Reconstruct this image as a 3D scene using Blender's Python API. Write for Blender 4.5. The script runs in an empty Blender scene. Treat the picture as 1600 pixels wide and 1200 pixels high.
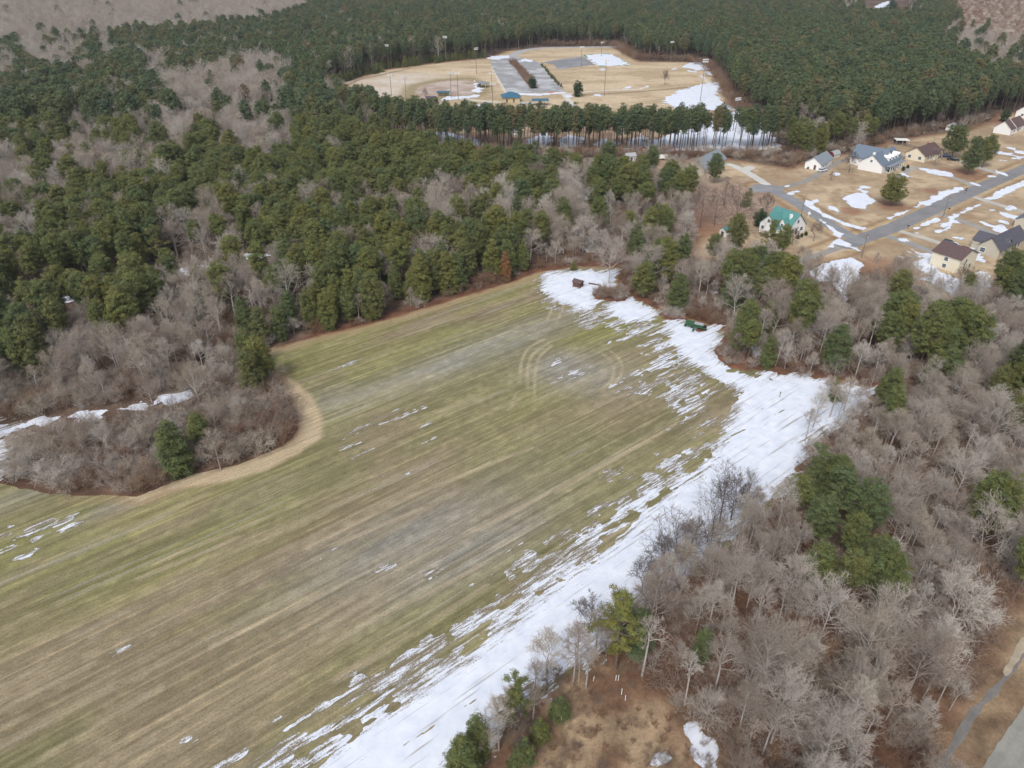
import bpy, math, random
import numpy as np
from mathutils import Vector, Matrix

# ------------------------------------------------------------------ camera, light, exposure
F = 1130.0; TILT = math.radians(32); CH = 95.0     # focal length in px of a 1600 px wide frame, tilt below horizon, height
sc = bpy.context.scene
COL = sc.collection
cam_d = bpy.data.cameras.new('camera'); cam = bpy.data.objects.new('camera', cam_d); COL.objects.link(cam)
cam_d.sensor_width = 36; cam_d.lens = 36 * F / 1600; cam_d.clip_start = 1; cam_d.clip_end = 8000
cam.location = (0, 0, CH); cam.rotation_euler = (math.radians(90) - TILT, 0, 0)
sc.camera = cam
SUN_EL, SUN_AZ = math.radians(48), math.radians(205)      # compass bearing, north = +Y
w = bpy.data.worlds.new('World'); sc.world = w; w.use_nodes = True
nt = w.node_tree; nt.nodes.clear()
sky = nt.nodes.new('ShaderNodeTexSky'); sky.sky_type = 'NISHITA'; sky.sun_disc = False
sky.sun_elevation = SUN_EL; sky.sun_rotation = SUN_AZ
sky.air_density = 1.0; sky.dust_density = 3.0; sky.ozone_density = 1.0
hs = nt.nodes.new('ShaderNodeHueSaturation'); hs.inputs['Saturation'].default_value = 0.42; hs.inputs['Value'].default_value = 1.0
bg = nt.nodes.new('ShaderNodeBackground'); bg.inputs['Strength'].default_value = 0.15
wo = nt.nodes.new('ShaderNodeOutputWorld')
nt.links.new(sky.outputs[0], hs.inputs['Color']); nt.links.new(hs.outputs[0], bg.inputs['Color']); nt.links.new(bg.outputs[0], wo.inputs['Surface'])
sd = bpy.data.lights.new('sun', 'SUN'); sd.energy = 1.7; sd.angle = math.radians(14); sd.color = (1.0, 0.97, 0.93)
sun = bpy.data.objects.new('sun', sd); COL.objects.link(sun)
_d = Vector((math.sin(SUN_AZ) * math.cos(SUN_EL), math.cos(SUN_AZ) * math.cos(SUN_EL), math.sin(SUN_EL)))
sun.rotation_euler = _d.to_track_quat('Z', 'Y').to_euler()
sc.view_settings.view_transform = 'Standard'; sc.view_settings.look = 'None'
sc.view_settings.gamma = 1; sc.view_settings.exposure = 0.10
sc.cycles.max_bounces = 4; sc.cycles.diffuse_bounces = 2; sc.cycles.glossy_bounces = 1; sc.cycles.transparent_max_bounces = 4
sc.cycles.volume_bounces = 0

rng = np.random.default_rng(11); random.seed(7)
ct, st = math.cos(TILT), math.sin(TILT)

def P(u, v, z=0.0):
    """world x,y of the photograph's point (u,v) on the level z"""
    x = u - 800; y = v - 600
    t = (z - CH) / (-st * F - y * ct)
    return (x * t, (F * ct - y * st) * t)
def proj(x, y, z):
    yy = y; zz = z - CH
    d = yy * ct - zz * st
    up = yy * st + zz * ct
    d = np.maximum(d, 1e-3)
    return 800 + F * x / d, 600 - F * up / d, d
def PP(pts, z=0.0): return np.array([P(u, v, z) for u, v in pts])

ROW = math.radians(39.3); rc, rs = math.cos(ROW), math.sin(ROW)
def rowco(x, y): return x * rc + y * rs, -x * rs + y * rc

# ------------------------------------------------------------------ noise
_tab = np.random.default_rng(5).random((256, 256)).astype(np.float32)
def vn(x, y, seed=0):
    x = np.asarray(x) + seed * 17.3; y = np.asarray(y) + seed * 31.7
    xi = np.floor(x).astype(np.int64); yi = np.floor(y).astype(np.int64)
    fx = x - xi; fy = y - yi; fx = fx * fx * (3 - 2 * fx); fy = fy * fy * (3 - 2 * fy)
    a = _tab[xi & 255, yi & 255]; b = _tab[(xi + 1) & 255, yi & 255]; c = _tab[xi & 255, (yi + 1) & 255]; d = _tab[(xi + 1) & 255, (yi + 1) & 255]
    return (a * (1 - fx) + b * fx) * (1 - fy) + (c * (1 - fx) + d * fx) * fy
def fbm(x, y, seed=0, o=4):
    s = 0; a = .5; t = 0
    for i in range(o):
        s = s + a * vn(x * 2 ** i, y * 2 ** i, seed + i); t += a; a *= .55
    return s / t                                            # 0..1
def sdf(x, y, poly):
    """signed distance, positive inside"""
    x = np.asarray(x, float); y = np.asarray(y, float)
    d = np.full(x.shape, 1e18); ins = np.zeros(x.shape, bool)
    n = len(poly)
    for i in range(n):
        ax, ay = poly[i]; bx, by = poly[(i + 1) % n]
        ex, ey = bx - ax, by - ay; wx = x - ax; wy = y - ay
        t = np.clip((wx * ex + wy * ey) / (ex * ex + ey * ey + 1e-9), 0, 1)
        d = np.minimum(d, (wx - t * ex) ** 2 + (wy - t * ey) ** 2)
        c = ((ay > y) != (by > y)) & (x < (bx - ax) * (y - ay) / (by - ay + 1e-12) + ax)
        ins ^= c
    d = np.sqrt(d)
    return np.where(ins, d, -d)
def dline(x, y, pts):
    d = np.full(np.shape(x), 1e18)
    for i in range(len(pts) - 1):
        ax, ay = pts[i]; bx, by = pts[i + 1]; ex, ey = bx - ax, by - ay
        t = np.clip(((x - ax) * ex + (y - ay) * ey) / (ex * ex + ey * ey + 1e-9), 0, 1)
        d = np.minimum(d, (x - ax - t * ex) ** 2 + (y - ay - t * ey) ** 2)
    return np.sqrt(d)
def smooth(pts, n=4):
    """Catmull-Rom through the points"""
    p = [np.array(q, float) for q in pts]; p = [2 * p[0] - p[1]] + p + [2 * p[-1] - p[-2]]; out = []
    for i in range(1, len(p) - 2):
        for k in range(n):
            t = k / n
            out.append(.5 * ((2 * p[i]) + (-p[i - 1] + p[i + 1]) * t + (2 * p[i - 1] - 5 * p[i] + 4 * p[i + 1] - p[i + 2]) * t * t + (-p[i - 1] + 3 * p[i] - 3 * p[i + 1] + p[i + 2]) * t ** 3))
    out.append(p[-2]); return out
def inpoly(u, v, poly):
    ins = np.zeros(np.shape(u), bool); n = len(poly)
    for i in range(n):
        ax, ay = poly[i]; bx, by = poly[(i + 1) % n]
        ins ^= ((ay > v) != (by > v)) & (u < (bx - ax) * (v - ay) / (by - ay + 1e-12) + ax)
    return ins

# ------------------------------------------------------------------ materials
def new_mat(name):
    m = bpy.data.materials.new(name); m.use_nodes = True
    t = m.node_tree; b = t.nodes['Principled BSDF']; b.inputs['Roughness'].default_value = .85
    b.inputs['Specular IOR Level'].default_value = .2
    return m, t, b
def N(t, kind, **kw):
    n = t.nodes.new(kind)
    for k, v in kw.items(): setattr(n, k, v)
    return n
def noise_node(t, scale, detail=4, vec=None, rough=.6):
    n = N(t, 'ShaderNodeTexNoise'); n.inputs['Scale'].default_value = scale; n.inputs['Detail'].default_value = detail; n.inputs['Roughness'].default_value = rough
    if vec is not None: t.links.new(vec, n.inputs['Vector'])
    return n
def ramp(t, fac, stops):
    r = N(t, 'ShaderNodeValToRGB'); e = r.color_ramp.elements
    while len(e) < len(stops): e.new(.5)
    for i, (p, c) in enumerate(stops):
        e[i].position = p; e[i].color = (*c, 1) if len(c) == 3 else c
    t.links.new(fac, r.inputs['Fac']); return r.outputs['Color']
def mix(t, fac, a, b, mode='MIX'):
    n = N(t, 'ShaderNodeMix'); n.data_type = 'RGBA'; n.blend_type = mode
    for s, val in ((0, fac), (6, a), (7, b)):
        if isinstance(val, (int, float)): n.inputs[s].default_value = val
        elif isinstance(val, tuple): n.inputs[s].default_value = (*val, 1)
        else: t.links.new(val, n.inputs[s])
    return n.outputs[2]
def plain(name, c, rough=.8, var=.12, scale=3.0, bump=0.0, metal=0.0):
    m, t, b = new_mat(name)
    co = N(t, 'ShaderNodeTexCoord'); n = noise_node(t, scale, 5, co.outputs['Object'])
    lo = tuple(x * (1 - var) for x in c); hi = tuple(min(1, x * (1 + var)) for x in c)
    t.links.new(ramp(t, n.outputs['Fac'], [(.3, lo), (.7, hi)]), b.inputs['Base Color'])
    b.inputs['Roughness'].default_value = rough; b.inputs['Metallic'].default_value = metal
    if bump:
        bp = N(t, 'ShaderNodeBump'); bp.inputs['Strength'].default_value = bump; bp.inputs['Distance'].default_value = .05
        t.links.new(n.outputs['Fac'], bp.inputs['Height']); t.links.new(bp.outputs[0], b.inputs['Normal'])
    return m
def ground_mat(name, fine=1.2, amt=.35, bump=.4, streak=False):
    """colour from the mesh's 'col' attribute, broken up by fine procedural grain"""
    m, t, b = new_mat(name)
    at = N(t, 'ShaderNodeVertexColor', layer_name='col')
    co = N(t, 'ShaderNodeTexCoord')
    a0 = amt * (.45 if streak else 1); a1 = amt * (1.3 if streak else .8)
    if streak:
        mp = N(t, 'ShaderNodeMapping', vector_type='TEXTURE'); mp.inputs['Rotation'].default_value = (0, 0, ROW); mp.inputs['Scale'].default_value = (9, 1, 1)
        t.links.new(co.outputs['Object'], mp.inputs['Vector']); n0 = noise_node(t, 1.5, 5, mp.outputs[0], .7)
    else: n0 = noise_node(t, fine * .3, 5, co.outputs['Object'], .65)
    n1 = noise_node(t, fine * (1.1 if streak else 2.2), 5, co.outputs['Object'], .8)
    f1 = ramp(t, n0.outputs['Fac'], [(.3, (1 - a0,) * 3), (.7, (1 + a0,) * 3)])
    f2 = ramp(t, n1.outputs['Fac'], [(.3, (1 - a1,) * 3), (.7, (1 + a1,) * 3)])
    if streak:
        m2 = N(t, 'ShaderNodeMapping', vector_type='TEXTURE'); m2.inputs['Rotation'].default_value = (0, 0, ROW); m2.inputs['Scale'].default_value = (45, 1, 1)
        t.links.new(co.outputs['Object'], m2.inputs['Vector']); n3 = noise_node(t, 1.5, 2, m2.outputs[0], .55); m3 = N(t, 'ShaderNodeMapping', vector_type='TEXTURE'); m3.inputs['Rotation'].default_value = (0, 0, ROW); m3.inputs['Scale'].default_value = (5, 1, 1)
        t.links.new(co.outputs['Object'], m3.inputs['Vector']); n4 = noise_node(t, 2.6, 3, m3.outputs[0], .8)
        at_ = mix(t, 1.0, at.outputs['Color'], ramp(t, n3.outputs['Fac'], [(.36, (.84, .84, .80)), (.5, (1, 1, 1)), (.60, (1.0, 1.0, 1.0)), (.70, (1.36, 1.32, 1.28))]), 'MULTIPLY')
        at_ = mix(t, 1.0, at_, ramp(t, n4.outputs['Fac'], [(.30, (.76, .77, .70)), (.48, (1, 1, 1)), (.62, (1.03, 1.02, 1.0)), (.74, (1.32, 1.28, 1.25))]), 'MULTIPLY')
    else: at_ = at.outputs['Color']
    c = mix(t, 1.0, at_, f1, 'MULTIPLY'); c = mix(t, 1.0, c, f2, 'MULTIPLY')
    t.links.new(c, b.inputs['Base Color']); b.inputs['Roughness'].default_value = .95; b.inputs['Specular IOR Level'].default_value = .1
    bp = N(t, 'ShaderNodeBump'); bp.inputs['Strength'].default_value = bump; bp.inputs['Distance'].default_value = .15
    t.links.new(n1.outputs['Fac'], bp.inputs['Height']); t.links.new(bp.outputs[0], b.inputs['Normal'])
    return m
def leaf_mat(name, stops, bright=1.0):
    m, t, b = new_mat(name)
    at = N(t, 'ShaderNodeVertexColor', layer_name='col'); oi = N(t, 'ShaderNodeObjectInfo')
    c = ramp(t, oi.outputs['Random'], stops)
    c = mix(t, 1.0, c, at.outputs['Color'], 'MULTIPLY')
    t.links.new(c, b.inputs['Base Color']); b.inputs['Roughness'].default_value = .75; b.inputs['Specular IOR Level'].default_value = .15
    return m
def bark_mat(name, stops):
    m, t, b = new_mat(name)
    oi = N(t, 'ShaderNodeObjectInfo'); co = N(t, 'ShaderNodeTexCoord'); n = noise_node(t, 2.5, 4, co.outputs['Object'])
    c = ramp(t, oi.outputs['Random'], stops); v = ramp(t, n.outputs['Fac'], [(.3, (.7,) * 3), (.7, (1.25,) * 3)])
    t.links.new(mix(t, 1.0, c, v, 'MULTIPLY'), b.inputs['Base Color']); b.inputs['Roughness'].default_value = .9; b.inputs['Specular IOR Level'].default_value = .1
    return m

M = {}
M['floor'] = ground_mat('leaf litter ground', .8, .38, .6)
M['field'] = ground_mat('winter field', 2.4, .22, .6, True)
M['turf'] = ground_mat('dormant lawn', 1.0, .16, .25)
M['asphalt'] = ground_mat('worn asphalt', .7, .12, .1)
def snow_mat():
    m, t, b = new_mat('thin snow'); co = N(t, 'ShaderNodeTexCoord')
    at = N(t, 'ShaderNodeVertexColor', layer_name='col')
    mp = N(t, 'ShaderNodeMapping', vector_type='TEXTURE'); mp.inputs['Rotation'].default_value = (0, 0, ROW); mp.inputs['Scale'].default_value = (9, 1, 1)
    t.links.new(co.outputs['Object'], mp.inputs['Vector']); n0 = noise_node(t, 1.9, 6, mp.outputs[0], .75); n1 = noise_node(t, .35, 4, co.outputs['Object'])
    n2 = noise_node(t, 5.0, 3, co.outputs['Object'], .8)
    # soil pokes through where the snow lies thin ('col' red = depth)
    ad = N(t, 'ShaderNodeMath', operation='MULTIPLY_ADD'); ad.inputs[1].default_value = .75; t.links.new(n0.outputs['Fac'], ad.inputs[0])
    mu = N(t, 'ShaderNodeMath', operation='MULTIPLY'); mu.inputs[1].default_value = .35; t.links.new(n2.outputs['Fac'], mu.inputs[0]); t.links.new(mu.outputs[0], ad.inputs[2])
    sp = N(t, 'ShaderNodeSeparateColor'); t.links.new(at.outputs['Color'], sp.inputs[0])
    sm = N(t, 'ShaderNodeMath', operation='ADD'); t.links.new(ad.outputs[0], sm.inputs[0]); t.links.new(sp.outputs['Red'], sm.inputs[1])
    fac = ramp(t, sm.outputs[0], [(.57, (0,) * 3), (.66, (1,) * 3)])
    white = ramp(t, n1.outputs['Fac'], [(.3, (.64, .69, .80)), (.7, (.80, .84, .92))])
    m3 = N(t, 'ShaderNodeMapping', vector_type='TEXTURE'); m3.inputs['Rotation'].default_value = (0, 0, ROW); m3.inputs['Scale'].default_value = (30, 1, 1)
    t.links.new(co.outputs['Object'], m3.inputs['Vector']); n3 = noise_node(t, 1.3, 3, m3.outputs[0], .7)
    lt = N(t, 'ShaderNodeMath', operation='LESS_THAN'); lt.inputs[1].default_value = .49; t.links.new(sp.outputs['Red'], lt.inputs[0])
    soil = ramp(t, n3.outputs['Fac'], [(.30, (.56, .51, .46)), (.41, (1, 1, 1))]); rows = mix(t, lt.outputs[0], (1, 1, 1), soil)
    white = mix(t, 1.0, white, rows, 'MULTIPLY')
    t.links.new(mix(t, fac, (.21, .175, .115), white), b.inputs['Base Color'])
    b.inputs['Roughness'].default_value = .7
    bp = N(t, 'ShaderNodeBump'); bp.inputs['Strength'].default_value = .5; bp.inputs['Distance'].default_value = .1
    t.links.new(n0.outputs['Fac'], bp.inputs['Height']); t.links.new(bp.outputs[0], b.inputs['Normal'])
    return m
M['snow'] = snow_mat()
M['pine'] = leaf_mat('pine needles', [(0, (.110, .140, .058)), (.25, (.150, .165, .055)), (.5, (.098, .132, .062)), (.75, (.165, .172, .055)), (1, (.125, .138, .060))])
M['pine_far'] = leaf_mat('plantation pine needles', [(0, (.078, .118, .072)), (.3, (.115, .142, .064)), (.5, (.088, .125, .070)), (.75, (.105, .138, .062)), (.92, (.150, .150, .072)), (1, (.17, .145, .080))])
M['rust'] = leaf_mat('dead needles', [(0, (.24, .13, .065)), (1, (.26, .14, .07))])
M['cedar'] = leaf_mat('dark evergreen leaves', [(0, (.030, .060, .030)), (1, (.045, .080, .032))])
M['bark'] = bark_mat('pine bark', [(0, (.13, .10, .085)), (1, (.20, .155, .13))])
M['grey'] = bark_mat('bare grey bark', [(0, (.42, .385, .37)), (.3, (.55, .52, .49)), (.6, (.40, .34, .32)), (.8, (.56, .52, .46)), (1, (.33, .28, .26))])
M['twig'] = bark_mat('bare twigs', [(0, (.47, .41, .365)), (.18, (.61, .565, .505)), (.35, (.42, .345, .295)), (.55, (.55, .485, .40)), (.72, (.32, .255, .21)), (.88, (.49, .44, .39)), (1, (.35, .295, .25))])
M['brush'] = bark_mat('brush stems', [(0, (.27, .16, .105)), (.35, (.30, .23, .185)), (.6, (.24, .125, .080)), (1, (.36, .28, .20))])
M['darktwig'] = bark_mat('dark twigs', [(0, (.15, .12, .11)), (1, (.19, .155, .14))])

# ------------------------------------------------------------------ mesh helpers
def tag(o, label=None, cat=None, group=None, kind=None):
    if label: o['label'] = label
    if cat: o['category'] = cat
    if group: o['group'] = group
    if kind: o['kind'] = kind
    return o
def np_mesh(name, V, T, mats, col=None, midx=None, smooth_=False):
    """V (n,3), T (m,3) or (m,4)"""
    me = bpy.data.meshes.new(name); V = np.ascontiguousarray(V, np.float32); T = np.ascontiguousarray(T, np.int32); k = T.shape[1]
    me.vertices.add(len(V)); me.vertices.foreach_set('co', V.ravel())
    me.loops.add(T.size); me.loops.foreach_set('vertex_index', T.ravel())
    me.polygons.add(len(T)); me.polygons.foreach_set('loop_start', np.arange(0, T.size, k, dtype=np.int32))
    try: me.polygons.foreach_set('loop_total', np.full(len(T), k, np.int32))
    except Exception: pass
    for m in (mats if isinstance(mats, (list, tuple)) else [mats]): me.materials.append(m)
    if midx is not None: me.polygons.foreach_set('material_index', np.ascontiguousarray(midx, np.int32))
    if col is not None:
        a = me.color_attributes.new('col', 'FLOAT_COLOR', 'POINT'); c = np.ones((len(V), 4), np.float32); c[:, :3] = col
        a.data.foreach_set('color', c.ravel())
    me.update(calc_edges=True); me.validate()
    if smooth_: me.shade_smooth()
    return me
def link(name, me, parent=None, loc=None, rz=0.0):
    o = bpy.data.objects.new(name, me); COL.objects.link(o)
    if parent is not None: o.parent = parent
    if loc is not None: o.location = loc
    if rz: o.rotation_euler = (0, 0, rz)
    return o
def empty(name, loc, rz=0.0): return link(name, None, None, loc, rz)

def sheet(name, xs, ys, fld, colf, z, mat, kind='structure', label=None):
    """the part of the grid xs*ys where fld(x,y) > 0, as a mesh with a clean cut edge"""
    X, Y = np.meshgrid(xs, ys, indexing='ij'); f = fld(X, Y); nx, ny = X.shape
    idx = np.arange(nx * ny).reshape(nx, ny)
    a, b, c, d = idx[:-1, :-1].ravel(), idx[1:, :-1].ravel(), idx[1:, 1:].ravel(), idx[:-1, 1:].ravel()
    T = np.concatenate([np.stack([a, b, c], 1), np.stack([a, c, d], 1)])
    fv = f.ravel(); co = np.stack([X.ravel(), Y.ravel()], 1)
    ins = fv[T] > 0; n = ins.sum(1)
    tris = [T[n == 3]]; newco = []; base = len(co)
    for want in (1, 2):
        S = T[n == want]; I = ins[n == want]
        if len(S) == 0: continue
        odd = np.argmax(I if want == 1 else ~I, axis=1); r = np.arange(len(S))
        p0 = S[r, odd]; p1 = S[r, (odd + 1) % 3]; p2 = S[r, (odd + 2) % 3]
        def cut(p, q):
            t = fv[p] / (fv[p] - fv[q] + 1e-12); return co[p] + (co[q] - co[p]) * t[:, None]
        A = cut(p0, p1); B = cut(p0, p2); ia = base + np.arange(len(S)); ib = ia + len(S); base += 2 * len(S); newco += [A, B]
        if want == 1: tris.append(np.stack([p0, ia, ib], 1))
        else: tris += [np.stack([ia, p1, p2], 1), np.stack([ia, p2, ib], 1)]
    T = np.concatenate(tris); C = np.concatenate([co] + newco) if newco else co
    used = np.zeros(len(C), bool); used[T.ravel()] = True; rem = np.cumsum(used) - 1
    C = C[used]; T = rem[T]
    V = np.column_stack([C, np.full(len(C), z)])
    col = colf(C[:, 0], C[:, 1])
    o = link(name, np_mesh(name, V, T, mat, col)); o['kind'] = kind
    return o
def lerp(a, b, t): t = np.clip(t, 0, 1)[..., None]; return np.array(a) * (1 - t) + b * t if isinstance(a, tuple) else a * (1 - t) + np.array(b) * t
def ss(a, b, x): t = np.clip((x - a) / (b - a), 0, 1); return t * t * (3 - 2 * t)

# ================================================================== GROUND
PX = {}   # polygons traced on the ground
PX['field'] = [(842,424),(900,416),(970,416),(965,455),(1035,485),(1090,500),(1140,520),(1120,545),(1170,575),(1240,590),(1300,592),(1380,605),(1350,640),(1275,690),(1250,745),(1190,810),(1120,870),(1060,920),(990,975),(930,1030),(860,1075),(800,1120),(760,1180),(700,1320),(640,1500),(-400,1500),(-600,900),(-400,775),(-150,750),(-20,735),(0,755),(60,768),(120,775),(215,775),(300,742),(370,728),(440,700),(468,672),(464,640),(440,608),(415,585),(385,566),(400,551),(500,524),(600,500),(700,470),(800,440)]
FIELD = PP(PX['field'])
CLEAR = {
 'field': FIELD,
 'brown_clearing': PP([(872,1062),(930,1035),(985,1040),(1040,1085),(1075,1140),(1130,1200),(1150,1400),(600,1400),(740,1210),(800,1130)]),
 'lawn': PP([(1018,248),(1060,250),(1140,248),(1230,262),(1262,250),(1300,240),(1345,240),(1380,222),(1440,212),(1500,204),(1545,190),(1560,178),(1620,172),(1800,160),(1900,400),(1750,440),(1600,412),(1548,460),(1520,480),(1470,482),(1440,462),(1400,440),(1350,428),(1300,410),(1235,418),(1180,412),(1110,412),(1060,400),(1090,370),(1085,330),(1060,300),(1020,280)]),
 'ballpark': PP([(505,148),(530,130),(600,109),(700,96),(760,91),(790,80),(850,74),(960,73),(1000,96),(1080,97),(1112,107),(1128,130),(1150,168),(1200,198),(1222,234),(1000,238),(840,236),(700,232),(640,226),(560,190)]),
 'gap': PP([(560,196),(640,226),(700,233),(840,237),(1018,240),(1022,290),(960,276),(880,284),(800,278),(730,268),(660,252),(600,236)]),
 'gap_right': PP([(1018,238),(1222,234),(1240,250),(1232,262),(1140,252),(1018,252)]),
 'clearcut': PP([(1492,-12),(1900,-12),(1900,92),(1640,84),(1560,72),(1505,58),(1484,38)]),
 'yard_far': PP([(1338,-4),(1412,-4),(1424,24),(1420,42),(1350,44)]),
 'yard_far2': PP([(1180,-8),(1215,-8),(1218,20),(1180,20)]),
 'snow_yard': PP([(1262,424),(1300,408),(1345,402),(1358,418),(1350,450),(1322,478),(1290,455),(1268,446)]),
 'roadside': PP([(1432,1230),(1566,995),(1750,760),(1990,760),(1900,1400)]),
 'left_snow': PP([(-80,640),(2,655),(14,690),(20,735),(-80,760)]),
}
LINES = {  # narrow clear strips in the woods, (pixel polyline, width m)
 'snow_line_a': (PP([(60,475),(140,462),(215,440),(300,422),(400,402)]), 6.0),
 'snow_line_b': (PP([(20,668),(90,655),(170,642),(235,630),(290,622)]), 4.0),
}
def clear_dist(x, y):
    d = np.full(np.shape(x), -1e9)
    for k, p in CLEAR.items(): d = np.maximum(d, sdf(x, y, p))
    for k, (l, wd) in LINES.items(): d = np.maximum(d, wd / 2 - dline(x, y, l))
    return d

def floor_col(x, y):
    n1 = fbm(x / 14, y / 14, 1); n2 = fbm(x / 4.5, y / 4.5, 9, 3)
    c = lerp((.095, .062, .045), (.165, .115, .085), ss(.35, .65, n1))
    c = lerp(c, (.20, .165, .13), .6 * ss(.5, .75, n2))
    u, v, d = proj(x, y, 0)
    c = lerp(c, lerp((.135, .068, .042), (.20, .115, .075), ss(.35, .65, n2)), .85 * ss(650, 900, v) * (u > 700))
    # red pine straw along the field edge and under the yard pines
    df = sdf(x, y, FIELD); c = lerp(c, (.17, .080, .050), .85 * (ss(-5, -2, df) * (v < 900) * (u > 480)) + .35 * (ss(-3, -1, df) * (v < 900) * (u <= 480)))
    cc = sdf(x, y, CLEAR['clearcut']); k = fbm((x + y) / 40, (x - y) / 9, 3)
    c = lerp(c, lerp((.26, .19, .15), (.42, .35, .30), ss(.4, .7, k)), ss(-5, 8, cc))
    # pinkish leaf-strewn open wood in the middle
    z = sdf(x, y, PP([(930,300),(1080,285),(1190,330),(1200,400),(1100,415),(960,400),(880,380)])); c = lerp(c, (.235, .155, .125), .8 * ss(-8, 5, z))
    z = sdf(x, y, CLEAR['brown_clearing']); k = fbm(x / 5, y / 5, 21); c2 = lerp((.185, .110, .070), (.36, .265, .17), ss(.36, .66, k)); c = lerp(c, c2, ss(-3, 3, z))
    z = sdf(x, y, CLEAR['roadside']); c2 = lerp((.20, .135, .085), (.32, .235, .15), ss(.3, .7, k)); c = lerp(c, c2, ss(-3, 3, z))
    return c
xs = np.concatenate([np.arange(-2300, -700, 25), np.arange(-700, -300, 6), np.arange(-300, 340, 2.0), np.arange(340, 800, 6), np.arange(800, 2301, 25)])
ys = np.concatenate([np.arange(-260, 0, 12), np.arange(0, 460, 2.2), np.arange(460, 860, 5), np.arange(860, 2600, 25)])
sheet('ground', xs, ys, lambda x, y: np.ones_like(x), floor_col, 0.0, M['floor'])

# field -----------------------------------------------------------------------
TRACKS = [smooth(PP(t), 5) for t in (
 [(800,632),(812,600),(814,570),(825,545),(850,530)], [(795,640),(822,610),(824,580),(832,555),(858,535)], [(835,640),(836,590),(842,560),(862,540)],
 [(930,545),(950,560),(959,575),(955,595),(935,610)], [(950,545),(968,562),(972,578),(965,595),(940,612)],
 [(855,500),(870,465),(873,448)], [(870,505),(880,480),(885,455)])]
TRACK_STRAIGHT = [smooth(PP(t), 3) for t in ([(930,635),(985,615),(1060,580)], [(205,895),(400,815),(560,740)], [(215,905),(410,825)], [(480,857),(652,772),(830,700)], [(520,852),(660,795)], [(400,1140),(682,965),(760,915)], [(250,1075),(150,1131),(60,1190)], [(800,800),(1000,695)],
 [(0,1110),(120,1050),(240,990)], [(0,985),(130,925)], [(560,980),(760,880)], [(870,770),(1060,660)], [(330,1010),(560,900)], [(600,900),(800,800)])]
DIRT = smooth(PP([(425,592),(452,606),(474,628),(486,655),(486,676),(470,694),(442,710),(400,728),(350,742),(300,748),(255,757),(225,770)]), 5)
def field_col(x, y):
    s, t = rowco(x, y); u, v, d = proj(x, y, 0)
    olive = np.array((.225, .205, .112)); brown = np.array((.255, .208, .138)); green = np.array((.225, .220, .085)); grey = np.array((.245, .235, .205)); tan = np.array((.40, .335, .235))
    n = .35 * fbm(s / 60, t / 11, 2, 4) + .65 * (.5 + .7 * (fbm(x / 22, y / 22, 111, 4) - .5) * 1.3 + 0)
    c = lerp(tuple(brown), olive, ss(.38, .62, n))
    # greener beside the upper wood and in the left half
    g = ss(45, 0, sdf(x, y, FIELD)) * (v < 640) * (u < 860)
    c = lerp(c, green, .75 * g * ss(.3, .6, fbm(s / 25, t / 9, 6)))
    gl = ss(700, 250, u) * ss(1150, 850, v); c = lerp(c, green, .55 * gl * ss(.4, .62, fbm(s / 45, t / 5, 8)))
    for (gu, gv, L, W, a) in ((1000,500,22,4,.9),(930,515,22,4,.9),(700,560,40,9,.6),(870,620,18,6,.6),(150,790,18,3,.9),(620,560,20,4,.6),(60,900,18,3,.5),(720,930,24,6,.45)):
        px, py = P(gu, gv); ps, pt = rowco(px, py); c = lerp(c, green, a * np.exp(-((s - ps) / L) ** 2 - ((t - pt) / W) ** 2))
    for (gu, gv, L, W, a) in ((760,545,35,7,.75),(660,580,28,4,.5),(880,575,10,9,.85),(940,590,9,7,.7),(640,830,22,6,.7),(740,860,20,7,.75),(560,870,16,6,.4),(70,760,18,3,.8),(190,785,10,3,.6),(520,620,9,7,.4)):
        px, py = P(gu, gv); ps, pt = rowco(px, py); k = a * np.exp(-((s - ps) / L) ** 2 - ((t - pt) / W) ** 2) * (.4 + 1.2 * fbm(s / 12, t / 2, 12)); c = lerp(c, grey, k)
    # stubble rows: narrow lighter and darker bands along the rows
    b = fbm(s / 70, t / .8, 14, 3); c = c * (.88 + .24 * ss(.3, .7, b))[..., None]; b = vn(s / 3.2, t / .9, 17) * vn(x / 1.1, y / 1.1, 18); c = c * (.86 + .5 * b)[..., None]
    b = fbm(s / 22, t / 2.6, 15, 3); c = lerp(c, tan, .24 * ss(.60, .80, b))
    b = fbm(s / 30, t / 1.1, 33, 2); c = lerp(c, (.34, .31, .25), .5 * ss(.70, .85, b))
    b = vn(s / 45, t / 4.5, 16); c = c * (.90 + .18 * b)[..., None]
    # pale wheel tracks
    for l in TRACKS: c = lerp(c, (.42, .35, .24), .72 * ss(.2, .55, fbm(x / 4, y / 4, 35)) * ss(.6, .2, dline(x, y, l)))
    for l in TRACK_STRAIGHT: c = lerp(c, tan, .6 * ss(.8, .2, dline(x, y, l)) * ss(.25, .5, fbm(s / 9, t / 4, 30)))
    # dry tan headland along the upper edge and round the point of the wood
    df = sdf(x, y, FIELD); hd = ss(5.5, 1.0, df + 2.5 * (fbm(x / 5, y / 5, 3) - .5)) * (v < 790) * (u < 860) * ss(60, 260, u)
    c = lerp(c, (.36, .27, .165), .85 * hd); c = lerp(c, (.19, .085, .05), .8 * ss(1.6, -.2, df + 2 * (fbm(x / 3, y / 3, 5) - .5)) * (v < 790) * (u > 430))
    c = c * 1.09
    dd = dline(x, y, DIRT) + 1.6 * (fbm(x / 3, y / 3, 7) - .5); c = lerp(c, (.50, .40, .27), ss(3.2, 1.6, dd))
    return c
fx0, fx1 = -260, 130
sheet('field', np.arange(fx0, fx1, .5), np.arange(8, 240, .5), lambda x, y: sdf(x, y, FIELD) + 1.5 * (fbm(x / 3, y / 3, 40) - .5), field_col, .03, M['field'])

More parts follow.
